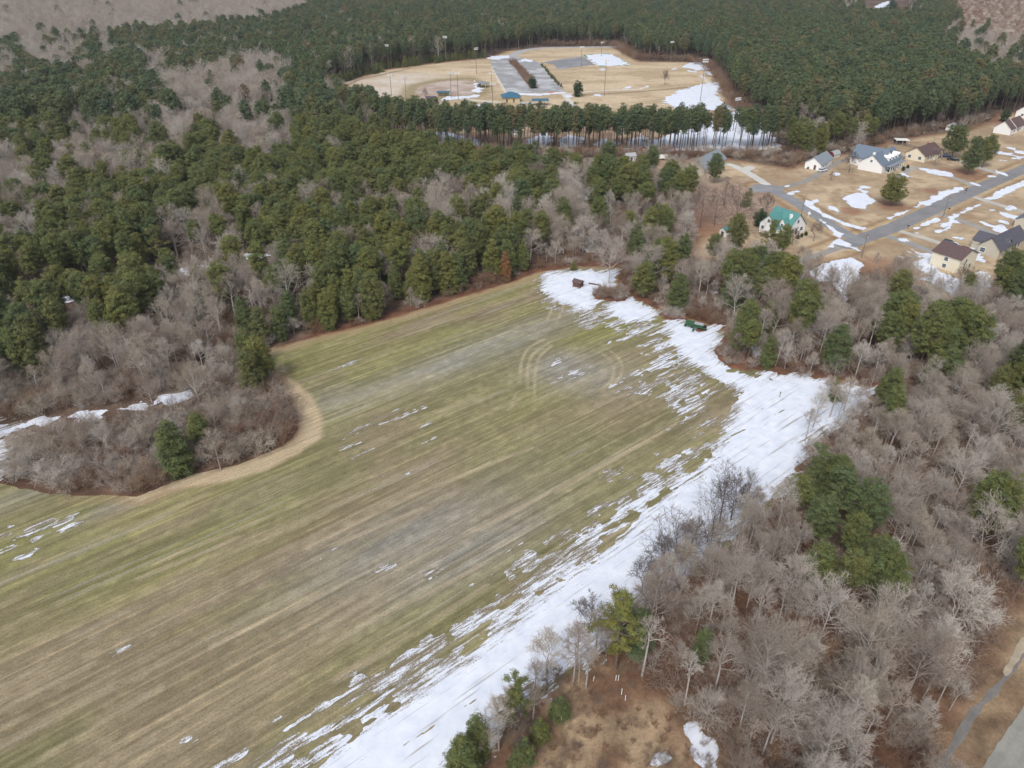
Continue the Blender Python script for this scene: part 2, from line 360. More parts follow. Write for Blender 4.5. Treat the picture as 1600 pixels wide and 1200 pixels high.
# lawns -----------------------------------------------------------------------
LAWN = CLEAR['lawn']; BALL = CLEAR['ballpark']
DRIVES = [ # (name, pixel polyline, width, colour, z)
 ('driveway', [(1138,257),(1150,261),(1170,271),(1197,288)], 4.2, (.58,.57,.54), .07, 'pale concrete driveway'),
 ('driveway', [(1163,266),(1172,262)], 5, (.58,.57,.54), .075, ''),
 ('driveway', [(1208,296),(1235,290),(1262,282),(1285,268),(1304,256),(1325,249)], 3.6, (.30,.28,.25), .07, 'gravel'),
 ('driveway', [(1404,361),(1440,371),(1478,383)], 3.2, (.50,.48,.43), .07, ''),
 ('driveway', [(1392,371),(1425,382),(1464,396)], 3.6, (.32,.32,.32), .07, ''),
 ('driveway', [(1468,335),(1510,348),(1566,371)], 3.4, (.34,.33,.31), .07, ''),
 ('driveway', [(1526,309),(1560,320),(1620,336),(1700,352)], 3.6, (.48,.46,.42), .07, ''),
 ('driveway', [(1395,282),(1418,268),(1435,262),(1490,278),(1528,294)], 3.2, (.38,.36,.33), .07, ''),
 ('driveway', [(1500,252),(1530,262),(1575,277)], 3.4, (.44,.42,.39), .07, ''),
 ('driveway', [(1545,233),(1600,247),(1680,262)], 2.6, (.46,.44,.41), .07, ''),
]
def lawn_col(x, y):
    n = fbm(x / 16, y / 16, 51); n2 = fbm(x / 4, y / 4, 52)
    c = lerp((.36, .27, .18), (.51, .40, .27), ss(.35, .65, n)); c = lerp(c, (.30, .20, .125), .7 * ss(.55, .75, n2))
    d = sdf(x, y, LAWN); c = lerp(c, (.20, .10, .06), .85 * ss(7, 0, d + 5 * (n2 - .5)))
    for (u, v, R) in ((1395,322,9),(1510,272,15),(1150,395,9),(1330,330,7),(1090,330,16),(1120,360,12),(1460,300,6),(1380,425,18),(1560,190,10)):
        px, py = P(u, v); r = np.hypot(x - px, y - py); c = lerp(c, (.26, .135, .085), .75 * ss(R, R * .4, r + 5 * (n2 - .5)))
    px, py = P(1130, 310); c = lerp(c, (.30, .21, .17), .7 * ss(40, 15, np.hypot(x - px, y - py)))
    # ditches beside the roads
    for l in (ROADC, STREETC): 
        dd = dline(x, y, l); c = lerp(c, (.24, .145, .08), .8 * ss(2.2, 0, abs(dd - 6.6)) * ss(.3, .6, n)); c = lerp(c, (.44, .32, .17), .6 * ss(1.4, 0, abs(dd - 4.4)))
    return c
ROADC = smooth(PP([(1236,412),(1262,405),(1300,392),(1330,380),(1365,366),(1400,354),(1480,317),(1540,290),(1600,264),(1720,212)]), 4)
ROADC_A = PP([(1322,384),(1345,374),(1400,354),(1480,317),(1540,290),(1600,264),(1720,212)])
STREETC = smooth(PP([(1188,291),(1215,301),(1245,317),(1285,343),(1312,361),(1340,376)]), 4)
LANEC = smooth(PP([(1170,428),(1236,411),(1262,404),(1300,391),(1328,381)]), 4)
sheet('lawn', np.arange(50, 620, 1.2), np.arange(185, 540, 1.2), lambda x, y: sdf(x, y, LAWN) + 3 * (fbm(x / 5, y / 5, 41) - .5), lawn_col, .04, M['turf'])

def ball_col(x, y):
    n = fbm(x / 40, y / 14, 61); n2 = fbm(x / 9, y / 9, 62); u, v, d = proj(x, y, 0)
    c = lerp((.44, .345, .225), (.57, .455, .315), ss(.35, .65, n)); c = lerp(c, (.36, .255, .17), .5 * ss(.58, .75, n2))
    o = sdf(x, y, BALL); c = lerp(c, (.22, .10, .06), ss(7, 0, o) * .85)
    for (a, b, R, k) in ((615,128,30,.8),(590,142,28,.75),(570,152,22,.7),(645,119,26,.6),(730,108,10,.3)):
        px, py = P(a, b); r = np.hypot((x - px) / 1.6, y - py); c = lerp(c, (.64, .58, .52), k * ss(R, 0, r + 14 * (n2 - .5)))
    inf = sdf(x, y, PP([(648,142),(656,134),(690,127),(728,124),(744,131),(748,142),(735,149),(690,150),(662,157),(650,153)]))
    c = lerp(c, (.27, .22, .12), .8 * ss(-14, -5, inf) * ss(3, -1, inf)); c = lerp(c, lerp((.38, .29, .24), (.50, .43, .38), ss(.35, .7, n2)), ss(-1, 3, inf))
    b = sdf(x, y, PP([(560,175),(640,178),(1000,176),(1150,172),(1222,236),(560,236)])); c = lerp(c, lerp((.27, .17, .115), (.40, .30, .21), ss(.4, .65, n2)), ss(-6, 6, b))
    for l in ([(1118,139),(1095,118)],[(700,152),(745,157),(790,160)],[(884,147),(920,143),(1000,139),(1010,136)],[(897,168),(881,147)],[(881,147),(846,104)],[(770,104),(792,146)]):
        c = lerp(c, (.66, .62, .55), .85 * ss(2.2, 1.0, dline(x, y, PP(l))))
    for l in ([(885,150),(960,146),(1040,140),(1120,131)],[(1082,150),(1105,165),(1125,180)],[(505,150),(560,125),(640,107)]):
        c = lerp(c, (.20, .14, .10), .7 * ss(2.4, .8, dline(x, y, PP(l))))
    return c
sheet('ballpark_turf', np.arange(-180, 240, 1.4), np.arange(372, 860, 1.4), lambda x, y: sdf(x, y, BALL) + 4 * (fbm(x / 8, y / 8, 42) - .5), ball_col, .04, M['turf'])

# snow ------------------------------------------------------------------------
SOLID = [PP(p) for p in ([(-140,655),(3,660),(14,690),(18,728),(0,747),(-140,752)],
 [(838,446),(852,426),(900,421),(948,424),(968,422),(962,448),(938,466),(926,486),(900,484),(862,470)],
 [(940,474),(985,462),(1030,488),(1024,500),(978,506),(948,490)],
 [(1038,502),(1064,496),(1088,510),(1130,505),(1130,535),(1118,552),(1145,575),(1175,588),(1205,580),(1262,586),(1300,596),(1378,606),(1350,640),(1272,690),(1252,740),(1192,805),(1120,865),(1060,915),(990,970),(930,1025),(860,1070),(800,1115),(760,1180),(690,1340),(400,1340),(515,1165),(645,1072),(765,992),(842,935),(925,872),(1008,800),(1082,735),(1125,690),(1140,650),(1155,612),(1108,588),(1068,562),(1044,535)])]
THIN = [PP(p) for p in (
 [(832,440),(870,420),(935,480),(1020,498),(1040,520),(1120,600),(1120,700),(1000,830),(860,945),(700,1060),(450,1320),(150,1320),(330,1200),(500,1090),(640,1010),(720,955),(800,880),(900,800),(985,745),(1060,690),(1050,640),(960,610),(1010,570),(1000,530),(900,510),(850,475)],)]
SPOTS = [(897,583,2.6,1.1),(915,583,2.2,.9),(870,594,3.0,.8),(872,564,2.4,.8),(905,580,2.4,.8),(948,535,1.6,.6),(975,530,2,.8),(985,520,1.6,.5),(985,585,4,.6),(1010,605,3,.6),(1075,640,4,1),
 (18,823,1.6,.5),(60,822,2.4,.7),(45,830,2.4,.7),(90,817,2.8,.8),(118,820,2.2,.5),(38,838,2,.6),(62,840,2,.7),(18,858,2.6,.7),(42,868,2.4,.7),(0,838,2,.6),(78,812,1.6,.4),
 (597,745,1.3,.35),(636,741,.9,.3),(563,710,4,.3),(548,697,3.5,.35),(530,700,3,.35),(600,660,6,.25),(645,645,6,.22),(665,665,1.8,.3),(518,741,1,.3),(615,655,5,.3),(560,670,4,.4),(585,655,4,.3),(668,690,2,.25),
 (505,868,2,.7),(515,862,1.6,.5),(596,890,1.8,.8),(685,890,2.2,.8),(672,894,1.4,.5),(185,1018,1.6,.5),(195,1014,1.6,.5),(290,1155,1.8,.6),(300,1163,1.2,.5),(570,950,.8,.2),(875,880,1.5,.4),(820,880,2,1.4),(955,740,3,1.5),(430,787,1,.3),(460,600,3,.4),(545,568,5,.5),
 (-5,672,4,4),(-5,700,5,4),(0,725,4,3),(28,741,2.5,.9),(55,733,1.7,1.1),(94,752,1.8,1.2),(40,742,1.6,.7),(20,735,2,1)]
def snow_field(x, y):
    s, t = rowco(x, y)
    n = .55 * (fbm(s / 9, t / .8, 71, 3) - .5) + .45 * (fbm(s / 2.2, t / 2.2, 72, 3) - .5)
    n2 = .5 * n + .5 * (fbm(s / 1.6, t / .55, 73, 2) - .5)
    f = np.full(np.shape(x), -9.0)
    for p in SOLID: f = np.maximum(f, sdf(x, y, p) + 9 * n)
    for p in THIN: f = np.maximum(f, np.minimum(sdf(x, y, p), 3.0) * .5 - 1.35 + 11 * n)
    for (u, v, L, W) in SPOTS:
        px, py = P(u, v); ps, pt = rowco(px, py); near = (abs(s - ps) < L * 2.5) & (abs(t - pt) < W * 4)
        q = 1 - np.hypot((s - ps) / L, (t - pt) / W); f = np.where(near, np.maximum(f, q * .7 - .15 + 4.2 * n2), f)
    for (u, v, L, W) in ((1118,627,1.6,1.0),(1098,655,1.4,.6),(1165,573,3.5,1.0),(1142,580,1.3,.8)):   # bare soil islands
        px, py = P(u, v); f = np.minimum(f, (np.hypot((x - px) / L, (y - py) / W) - 1) * 2 + 2 * n)
    for l in ([(1150,640),(1190,640),(1218,622),(1222,605),(1200,590)],[(1100,700),(1180,665),(1226,640),(1232,620)],[(800,1075),(880,1020),(1000,930),(1110,830)],[(620,1172),(700,1120),(800,1060)]):
        f = np.minimum(f, (dline(x, y, PP(l)) - .10) * 6 + 9 * n + .6)
    return f
def snow_col(x, y):
    s, t = rowco(x, y); d = np.full(np.shape(x), -9.0)
    for p in SOLID: d = np.maximum(d, sdf(x, y, p))
    dep = .045 + .30 * ss(-2, 9, d) + .20 * (fbm(s / 14, t / 1.5, 75) - .5)
    return np.stack([dep] * 3, -1)
sheet('snow', np.arange(-150, 132, .42), np.arange(30, 226, .42), lambda x, y: np.minimum(snow_field(x, y), 8), snow_col, .07, M['snow'])
PATCH = [  # flat snow patches of yards, park and woods: pixel polygons
 [(1318,309),(1330,303),(1345,302),(1362,308),(1366,314),(1357,321),(1350,327),(1335,325),(1322,318)],
 [(1438,317),(1470,301),(1500,291),(1508,295),(1480,308),(1447,322)], [(1384,341),(1400,333),(1422,328),(1415,334),(1392,344)], [(1431,321),(1438,320),(1437,324),(1431,324)],
 [(1432,262),(1460,265),(1485,270),(1492,277),(1475,276),(1450,271)], [(1517,285),(1530,288),(1532,291),(1520,290)], [(1545,274),(1555,275),(1554,279),(1545,278)],
 [(1556,266),(1575,272),(1573,275),(1557,271)], [(1480,343),(1500,332),(1530,318),(1535,320),(1510,331),(1487,342),(1500,349),(1487,348)],
 [(1540,310),(1560,299),(1600,283),(1605,290),(1572,303),(1556,312),(1545,313)], [(1424,360),(1440,351),(1465,341),(1468,344),(1448,351),(1428,361),(1437,365),(1430,366)],
 [(1465,352),(1485,348),(1488,353),(1470,356)], [(1462,361),(1470,360),(1472,363),(1464,364)], [(1492,372),(1503,371),(1504,375),(1494,374)], [(1475,357),(1488,353),(1486,358),(1477,360)],
 [(1542,368),(1560,372),(1562,376),(1548,374)], [(1560,331),(1590,337),(1605,345),(1590,347),(1574,340)], [(1570,327),(1580,322),(1588,325),(1572,329)], [(1525,343),(1550,352),(1570,350),(1577,360),(1565,365),(1550,358)],
 [(1555,342),(1572,345),(1578,352),(1560,348)], [(1545,328),(1557,325),(1557,330),(1546,331)],
 [(1404,373),(1415,374),(1418,377),(1406,376)], [(1461,385),(1475,387),(1477,391),(1464,389)], [(1490,378),(1497,383),(1490,386)],
 [(1448,398),(1460,398),(1462,415),(1475,428),(1500,440),(1530,440),(1520,425),(1540,425),(1548,445),(1540,462),(1500,468),(1470,452),(1455,446),(1435,432),(1452,432),(1440,425),(1425,412),(1440,405)],
 [(1412,400),(1440,414),(1450,425),(1428,410)], [(1405,398),(1436,420),(1430,420)], [(1416,392),(1440,402),(1440,405)],[(1425,390),(1448,404),(1440,402)],
 [(1510,395),(1530,398),(1548,409),(1540,413),(1520,408),(1515,415)], [(1515,388),(1527,385),(1536,390),(1525,392)],
 [(1268,425),(1300,408),(1330,402),(1350,415),(1340,440),(1325,460),(1318,475),(1300,440),(1272,440)], [(1430,465),(1460,460),(1475,475),(1450,500),(1430,490)],
 [(1252,315),(1260,312),(1290,334),(1330,352),(1350,356),(1345,358),(1325,354),(1290,340),(1262,325)], [(1290,321),(1300,322),(1316,330),(1310,333),(1298,328)], [(1265,318),(1278,310),(1276,318)],
 [(1224,291),(1233,290),(1234,293),(1226,294)], [(1233,301),(1246,297),(1247,299),(1235,304)], [(1302,271),(1312,270),(1315,273),(1304,274)], [(1340,291),(1352,289),(1358,294),(1345,296),(1356,300),(1350,302),(1342,297)],
 [(1312,306),(1316,305),(1318,308),(1313,308)], [(1400,270),(1412,271),(1425,277),(1415,278)], [(1281,343),(1285,346),(1306,360),(1314,366),(1316,374),(1345,392),(1340,393),(1305,380),(1292,390),(1300,378),(1308,372),(1303,364)],
 [(1578,231),(1605,240),(1605,243),(1580,235)], [(1545,233),(1560,235),(1600,247),(1590,252),(1570,252),(1590,246),(1560,241)], [(1560,300),(1572,302),(1560,304)],
 # ball park
 [(1036,160),(1040,154),(1062,141),(1096,132),(1122,128),(1128,140),(1118,146),(1128,158),(1150,172),(1060,172)], [(1066,105),(1074,99),(1092,97),(1110,107),(1104,109),(1088,110)], [(1048,108),(1057,107),(1058,109),(1049,110)], [(1072,110),(1088,112),(1082,114)], [(1100,112),(1112,112),(1114,118),(1104,116)], [(1092,119),(1102,118),(1100,122)],
 [(912,86),(950,84),(958,86),(984,101),(958,103),(936,103),(925,96)], [(762,91),(770,88),(797,86),(797,90),(780,93),(768,94)], [(810,97),(820,91),(832,94),(830,98),(820,96)],
 [(741,124),(748,130),(752,140),(750,146),(740,144),(734,141),(745,139),(741,130)], [(690,153),(700,151),(732,150),(750,147),(744,152),(715,155),(690,157)], [(880,146),(884,146),(896,151),(892,154),(884,152)],
 [(928,148),(937,147),(937,150),(929,150)], [(973,139),(985,135),(989,137),(980,140)], [(1004,137),(1012,135),(1009,139)], [(745,166),(750,162),(756,167),(758,172),(750,170)], [(810,162),(818,160),(818,163)], [(823,161),(830,160),(829,164)], [(676,164),(682,161),(686,163),(680,166)], [(936,108),(946,107),(946,110),(938,110)], [(804,146),(850,146),(882,144),(882,146),(850,149),(800,149)],
 # under the open pine row
 [(1120,176),(1155,174),(1185,190),(1205,205),(1218,234),(1120,238),(1040,236),(1000,228),(1040,212),(1080,200),(1115,190)], [(668,208),(690,206),(720,212),(745,218),(758,228),(700,230),(680,222)], [(815,225),(830,214),(856,208),(862,218),(850,228),(835,232)], [(872,222),(890,212),(915,216),(905,230),(880,232)], [(925,226),(945,216),(965,226),(950,234)], [(975,224),(1000,210),(1010,215),(1000,234),(980,234)], [(790,196),(800,200),(808,212),(800,208)],
 # woods
 [(896,310),(910,298),(925,305),(912,316)], [(930,302),(945,300),(948,308),(935,310)], [(925,330),(945,322),(965,325),(950,336),(930,338)], [(975,325),(995,322),(1000,328),(980,330)], [(1035,318),(1050,314),(1058,322),(1045,328)], [(890,355),(905,350),(908,365),(895,368)], [(910,380),(930,368),(945,375),(935,395),(918,395)], [(880,385),(890,380),(892,390)],
 [(958,455),(970,453),(975,460),(962,461)], [(1050,475),(1060,478),(1066,486),(1058,484)], [(1072,484),(1082,484),(1080,488)], [(1115,442),(1120,450),(1116,460)], [(1110,455),(1125,468),(1118,478)], [(1168,538),(1185,535),(1192,550),(1180,560)],
 [(1070,1130),(1085,1128),(1100,1150),(1125,1170),(1130,1200),(1150,1260),(1120,1260),(1100,1200),(1078,1165)], [(1022,1178),(1030,1172),(1034,1186),(1026,1188)],
 [(1066,884),(1078,884),(1082,894),(1074,900),(1064,896)], [(1345,3),(1352,7),(1344,12)], [(1366,10),(1385,2),(1398,2),(1394,18),(1405,22),(1418,23),(1410,26),(1385,22)], [(1320,40),(1360,36),(1362,44),(1330,48)], [(1186,0),(1215,0),(1213,4),(1188,4)],[(1215,24),(1240,24),(1238,36),(1218,34)],
]
PATCHW = [PP(p) for p in PATCH]
def pf_for(group):
    def g(x, y):
        n = fbm(x / 3.2, y / 3.2, 81, 4) - .5; f = np.full(np.shape(x), -9.0)
        for p in group:
            lo = p.min(0) - 4; hi = p.max(0) + 4
            m = (x > lo[0]) & (x < hi[0]) & (y > lo[1]) & (y < hi[1])
            if m.any():
                amp = 4.0 if lo[1] < 330 else 9.0; f[m] = np.maximum(f[m], sdf(x[m], y[m], p) + amp * n[m] + .15)
        return f
    return g
white = lambda x, y: np.full(np.shape(x) + (3,), .50) + .18 * (fbm(x / 6, y / 6, 90) - .5)[..., None]
def thin_edge(g):
    def c(x, y): f = g(x, y); return np.stack([.06 + .44 * ss(0, 1.6, f)] * 3, -1)
    return c
near = [p for p in PATCHW if p[:, 1].max() < 330]; far = [p for p in PATCHW if 330 <= p[:, 1].max() < 760 ]; vfar = [p for p in PATCHW if p[:, 1].max() >= 760]
sheet('snow_patches', np.arange(-10, 300, .7), np.arange(40, 332, .7), pf_for(near), thin_edge(pf_for(near)), .115, M['snow'])
sheet('park_snow', np.arange(-60, 360, 1.0), np.arange(330, 762, 1.0), pf_for(far), thin_edge(pf_for(far)), .115, M['snow'])
sheet('distant_snow', np.arange(250, 900, 4.0), np.arange(740, 1500, 4.0), pf_for(vfar), white, .12, M['snow'])
sheet('wood_snow', np.arange(-150, -10, .8), np.arange(120, 260, .8), lambda x, y: np.maximum(*[(wd / 2 - dline(x, y, l)) * .8 - .5 + 9 * (fbm(x / 2.5, y / 2.5, 85) - .5) for l, wd in LINES.values()]), white, .10, M['snow'])

def red_col(x, y): n = fbm(x / 2, y / 2, 88); return lerp((.17, .075, .045), (.26, .125, .08), ss(.3, .7, n))
BEDS = [PP(p) for p in ([(1114,546),(1130,541),(1158,556),(1176,570),(1170,581),(1140,575),(1122,560)], [(924,460),(944,455),(978,462),(978,471),(950,471),(930,467)], [(1026,491),(1046,485),(1082,488),(1074,499),(1042,500)], [(1085,515),(1100,512),(1106,517),(1092,520)])]
sheet('needle_bed', np.arange(15, 90, .5), np.arange(150, 220, .5), lambda x, y: np.maximum.reduce([sdf(x, y, p) for p in BEDS]) + 1.6 * (fbm(x / 1.5, y / 1.5, 89) - .5), red_col, .14, M['turf'])
# roads -----------------------------------------------------------------------
def ribbon(name, pts, wd, col, z, mat, rag=.25):
    pts = [np.array(p) for p in pts]; a = np.array(pts); lo = a.min(0) - wd; hi = a.max(0) + wd
    res = .5 if hi[1] < 420 else 1.2
    def cf(x, y):
        d = dline(x, y, pts); n = fbm(x / 6, y / 6, 95)
        c = np.ones(np.shape(x) + (3,)) * np.array(col); c = c * (.88 + .24 * n)[..., None]
        return c * (1 - .10 * ss(.35, 0, abs(d - wd * .22)))[..., None]
    return sheet(name, np.arange(lo[0], hi[0] + res, res), np.arange(lo[1], hi[1] + res, res), lambda x, y: wd / 2 - dline(x, y, pts) + rag * 2 * (fbm(x / 2, y / 2, 96) - .5), cf, z, mat)
ribbon('road', ROADC_A, 7.0, (.235, .235, .245), .09, M['asphalt'])
ribbon('road', STREETC, 6.2, (.26, .265, .28), .10, M['asphalt'])
px, py = P(1192, 292)
ribbon('road', [(px - 3, py - 4), (px + 4, py - 2)], 9, (.28, .285, .30), .105, M['asphalt'])
ribbon('lane', LANEC, 3.2, (.31, .295, .28), .085, M['asphalt'])
ribbon('lane', smooth(PP([(1130,408),(1165,414),(1200,420),(1240,411)]), 4), 5.5, (.50, .42, .29), .08, M['turf'], .9)
for (nm, pl, wd, c, z, _) in DRIVES: ribbon(nm, smooth(PP(pl), 4), wd, c, z + .002 * DRIVES.index((nm, pl, wd, c, z, _)), M['asphalt'], .3)
def poly_sheet(name, pl, col, z, mat, res=1.0, mottled=.25, pal=None):
    p = PP(pl); lo = p.min(0) - 2; hi = p.max(0) + 2
    def cf(x, y):
        n = fbm(x / 9, y / 9, 97); return lerp(np.ones(np.shape(x) + (3,)) * np.array(col), pal or col, ss(.45, .7, n)) * (1 - mottled / 2 + mottled * fbm(x / 3, y / 3, 98))[..., None]
    return sheet(name, np.arange(lo[0], hi[0], res), np.arange(lo[1], hi[1], res), lambda x, y: sdf(x, y, p), cf, z, mat)
poly_sheet('parking_lot', [(766,95),(802,88),(832,94),(846,99),(883,144),(793,146),(768,104)], (.31, .31, .32), .07, M['asphalt'], 1.5, .2, (.47, .48, .50))
poly_sheet('parking_lot', [(846,98),(880,92),(912,88),(929,101),(898,105),(872,109),(865,101)], (.24, .245, .26), .075, M['asphalt'], 1.5, .2, (.33, .34, .36))
poly_sheet('planting_island', [(799,98),(806,96),(822,112),(836,130),(842,138),(830,139),(818,125)], (.20, .15, .12), .09, M['turf'], 1.2)
poly_sheet('sports_court', [(911,86),(950,83),(986,102),(936,104)], (.06, .22, .14), .08, M['asphalt'], 1.5)
ribbon('park_road', smooth(PP([(800,88),(815,80),(850,75),(905,74),(970,73)]), 3), 9, (.42, .41, .42), .08, M['asphalt'])
ribbon('park_path', smooth(PP([(700,154),(745,158),(780,160),(815,160),(850,164)]), 3), 2.4, (.58, .54, .48), .085, M['asphalt'])
ribbon('park_path', PP([(880,147),(897,168)]), 3.0, (.62, .60, .56), .085, M['asphalt'])
ribbon('clay_patch', PP([(861,145),(876,144.5)]), 5, (.55, .20, .11), .09, M['turf'])
# bottom right road and ditch
ribbon('road', smooth(PP([(1466,1400),(1538,1260),(1592,1165),(1672,1050),(1772,900),(1882,760)]), 3), 4.0, (.29, .285, .255), .06, M['asphalt'])
ribbon('ditch', smooth(PP([(1440,1260),(1485,1175),(1530,1105),(1570,1060),(1600,1010),(1650,935),(1740,790)]), 4), 1.0, (.21, .20, .19), .05, M['turf'], .45)
ribbon('sand_bank', smooth(PP([(1570,1056),(1582,1032),(1597,1008),(1630,955)]), 4), .8, (.42, .36, .27), .065, M['turf'], .8)

# ================================================================== TREES
def rand_dirs(n, r): v = r.normal(size=(n, 3)); return v / np.linalg.norm(v, axis=1)[:, None]
def tufts(C, R, per, size, r, flat=.75, up=.35, shade=.22):
    """needle tufts: small triangles spread through the clumps centred at C with radius R"""
    n = len(C); k = n * per
    d = rand_dirs(k, r); d[:, 2] = np.where(r.random(k) < up, abs(d[:, 2]), d[:, 2])
    rad = r.random(k) ** .45
    P0 = np.repeat(C, per, 0) + d * (np.repeat(R, per) * rad)[:, None] * np.array([1, 1, flat])
    nrm = d * .8 + rand_dirs(k, r) * .7; nrm[:, 2] += .55; nrm /= np.linalg.norm(nrm, axis=1)[:, None]
    a = np.cross(nrm, rand_dirs(k, r)); a /= np.linalg.norm(a, axis=1)[:, None] + 1e-9; b = np.cross(nrm, a)
    s = size * (.6 + .8 * r.random(k))[:, None]
    V = np.empty((k, 3, 3)); V[:, 0] = P0 + a * s * 1.6; V[:, 1] = P0 - a * s * .9 + b * s * .30; V[:, 2] = P0 - a * s * .85 - b * s * .32
    T = np.arange(k * 3).reshape(k, 3)
    tone = np.repeat(1 + shade * (r.random(n) - .5) * 2, per) * (.88 + .24 * r.random(k)); warm = np.repeat(r.random(n), per)
    col = np.stack([tone * (.92 + .24 * warm), tone * (1 + .04 * warm), tone * (1.08 - .2 * warm)], 1)
    return V.reshape(-1, 3), T, np.repeat(col, 3, 0)
def tubes(segs, sides=3):
    """segs (n,8): ax ay az ra bx by bz rb"""
    S = np.array(segs, float); A = S[:, 0:3]; B = S[:, 4:7]; ra = S[:, 3]; rb = S[:, 7]
    d = B - A; d /= np.linalg.norm(d, axis=1)[:, None] + 1e-9
    ref = np.where(abs(d[:, 2:3]) > .9, np.array([[1., 0, 0]]), np.array([[0., 0, 1]])); u = np.cross(d, ref); u /= np.linalg.norm(u, axis=1)[:, None] + 1e-9; v = np.cross(d, u)
    V = []; n = len(S)
    for e, (c, r) in enumerate(((A, ra), (B, rb))):
        for k in range(sides):
            an = 2 * math.pi * k / sides; V.append(c + (u * math.cos(an) + v * math.sin(an)) * r[:, None])
    V = np.stack(V, 1).reshape(-1, 3); T = []; base = np.arange(n) * sides * 2
    for k in range(sides):
        j = (k + 1) % sides; T.append(np.stack([base + k, base + j, base + sides + j, base + sides + k], 1))
    return V, np.concatenate(T)
def quads2tris(Q): return np.concatenate([Q[:, [0, 1, 2]], Q[:, [0, 2, 3]]])

def pine_geo(seed, H=20.0, R=3.2, base=.45, shape='round', near=True, size=None):
    r = np.random.default_rng(seed); segs = []; lean = r.normal(size=2) * .35
    def ax(z): return np.array([lean[0] * z / H, lean[1] * z / H, z])
    zs = np.linspace(-.3, H * .97, 8); tr = .011 * H + .06
    for i in range(7):
        a, b = ax(zs[i]), ax(zs[i + 1]); segs.append([*a, tr * (1 - .82 * i / 7), *b, tr * (1 - .82 * (i + 1) / 7)])
    C = []; RR = []; zb = H * base
    cl = .95 if near else 1.15
    lev = zb
    while lev < H - .3:
        t = (lev - zb) / (H - zb)
        if shape == 'round': pr = R * (max(0, 1 - (2 * t - .72) ** 2 / 1.69)) ** .5 * (.75 + .25 * min(1, t * 4))
        elif shape == 'full': pr = R * min(1, .62 + t * 1.3) * (max(.03, 1 - t ** 2.4)) ** .65
        elif shape == 'cone': pr = R * (1 - t) ** .8 + .3
        else: pr = R * ((.84 + .16 * math.sin(t * 9 + seed)) * (max(.05, 1 - t ** 3.6)) ** .5 * min(1, .75 + t) if shape == 'wide' else (.55 + .45 * math.sin(t * 9 + seed)) * (max(.05, 1 - t ** 3)) ** .5)      # layered, open
        nb = max(3, int(2 * math.pi * pr / (1.35 if near else 1.9))); off = r.random() * 6.28
        if shape == 'open': nb = 5
        if shape == 'wide': nb = int(nb * .8)
        for k in range(nb):
            an = off + 2 * math.pi * k / nb + r.normal() * .25; L = pr * (.72 + .4 * r.random())
            c = ax(lev) + np.array([math.cos(an) * L * .82, math.sin(an) * L * .82, .12 * L + r.normal() * .35])
            
            if r.random() < (.24 if near else .16) and shape != 'wide': continue
            C.append(c); RR.append(cl * (.62 + .7 * r.random()))
            if shape == 'open':
                for q in range(2): C.append(ax(lev) + (c - ax(lev)) * (.45 + .4 * r.random()) + r.normal(size=3) * .35); RR.append(cl * .7)
            if k % 2 == 0 or shape == 'open': segs.append([*ax(lev - .35), .05 + .02 * L, *c, .02])
        if pr > 1.6 and shape != 'open':
            for k in range(max(1, nb // 2)):
                an = r.random() * 6.28; L = pr * .4; C.append(ax(lev) + np.array([math.cos(an) * L, math.sin(an) * L, r.normal() * .3])); RR.append(cl)
        lev += (.95 if near else 1.25) * (1.35 if shape == 'open' else 1)
    C.append(ax(H)); RR.append(.7)
    for k in range(5):                                                    # dead stubs on the bare stem
        z = H * (base - .25 * r.random()); an = r.random() * 6.28; a = ax(max(2, z)); segs.append([*a, .05, *(a + np.array([math.cos(an), math.sin(an), .1]) * (1 + r.random())), .015])
    C = np.array(C); RR = np.array(RR)
    per = (92 if near else 34); size = size or (.185 if near else .36)
    return tufts(C, RR, per, size, r), tubes(segs, 4 if near else 3)

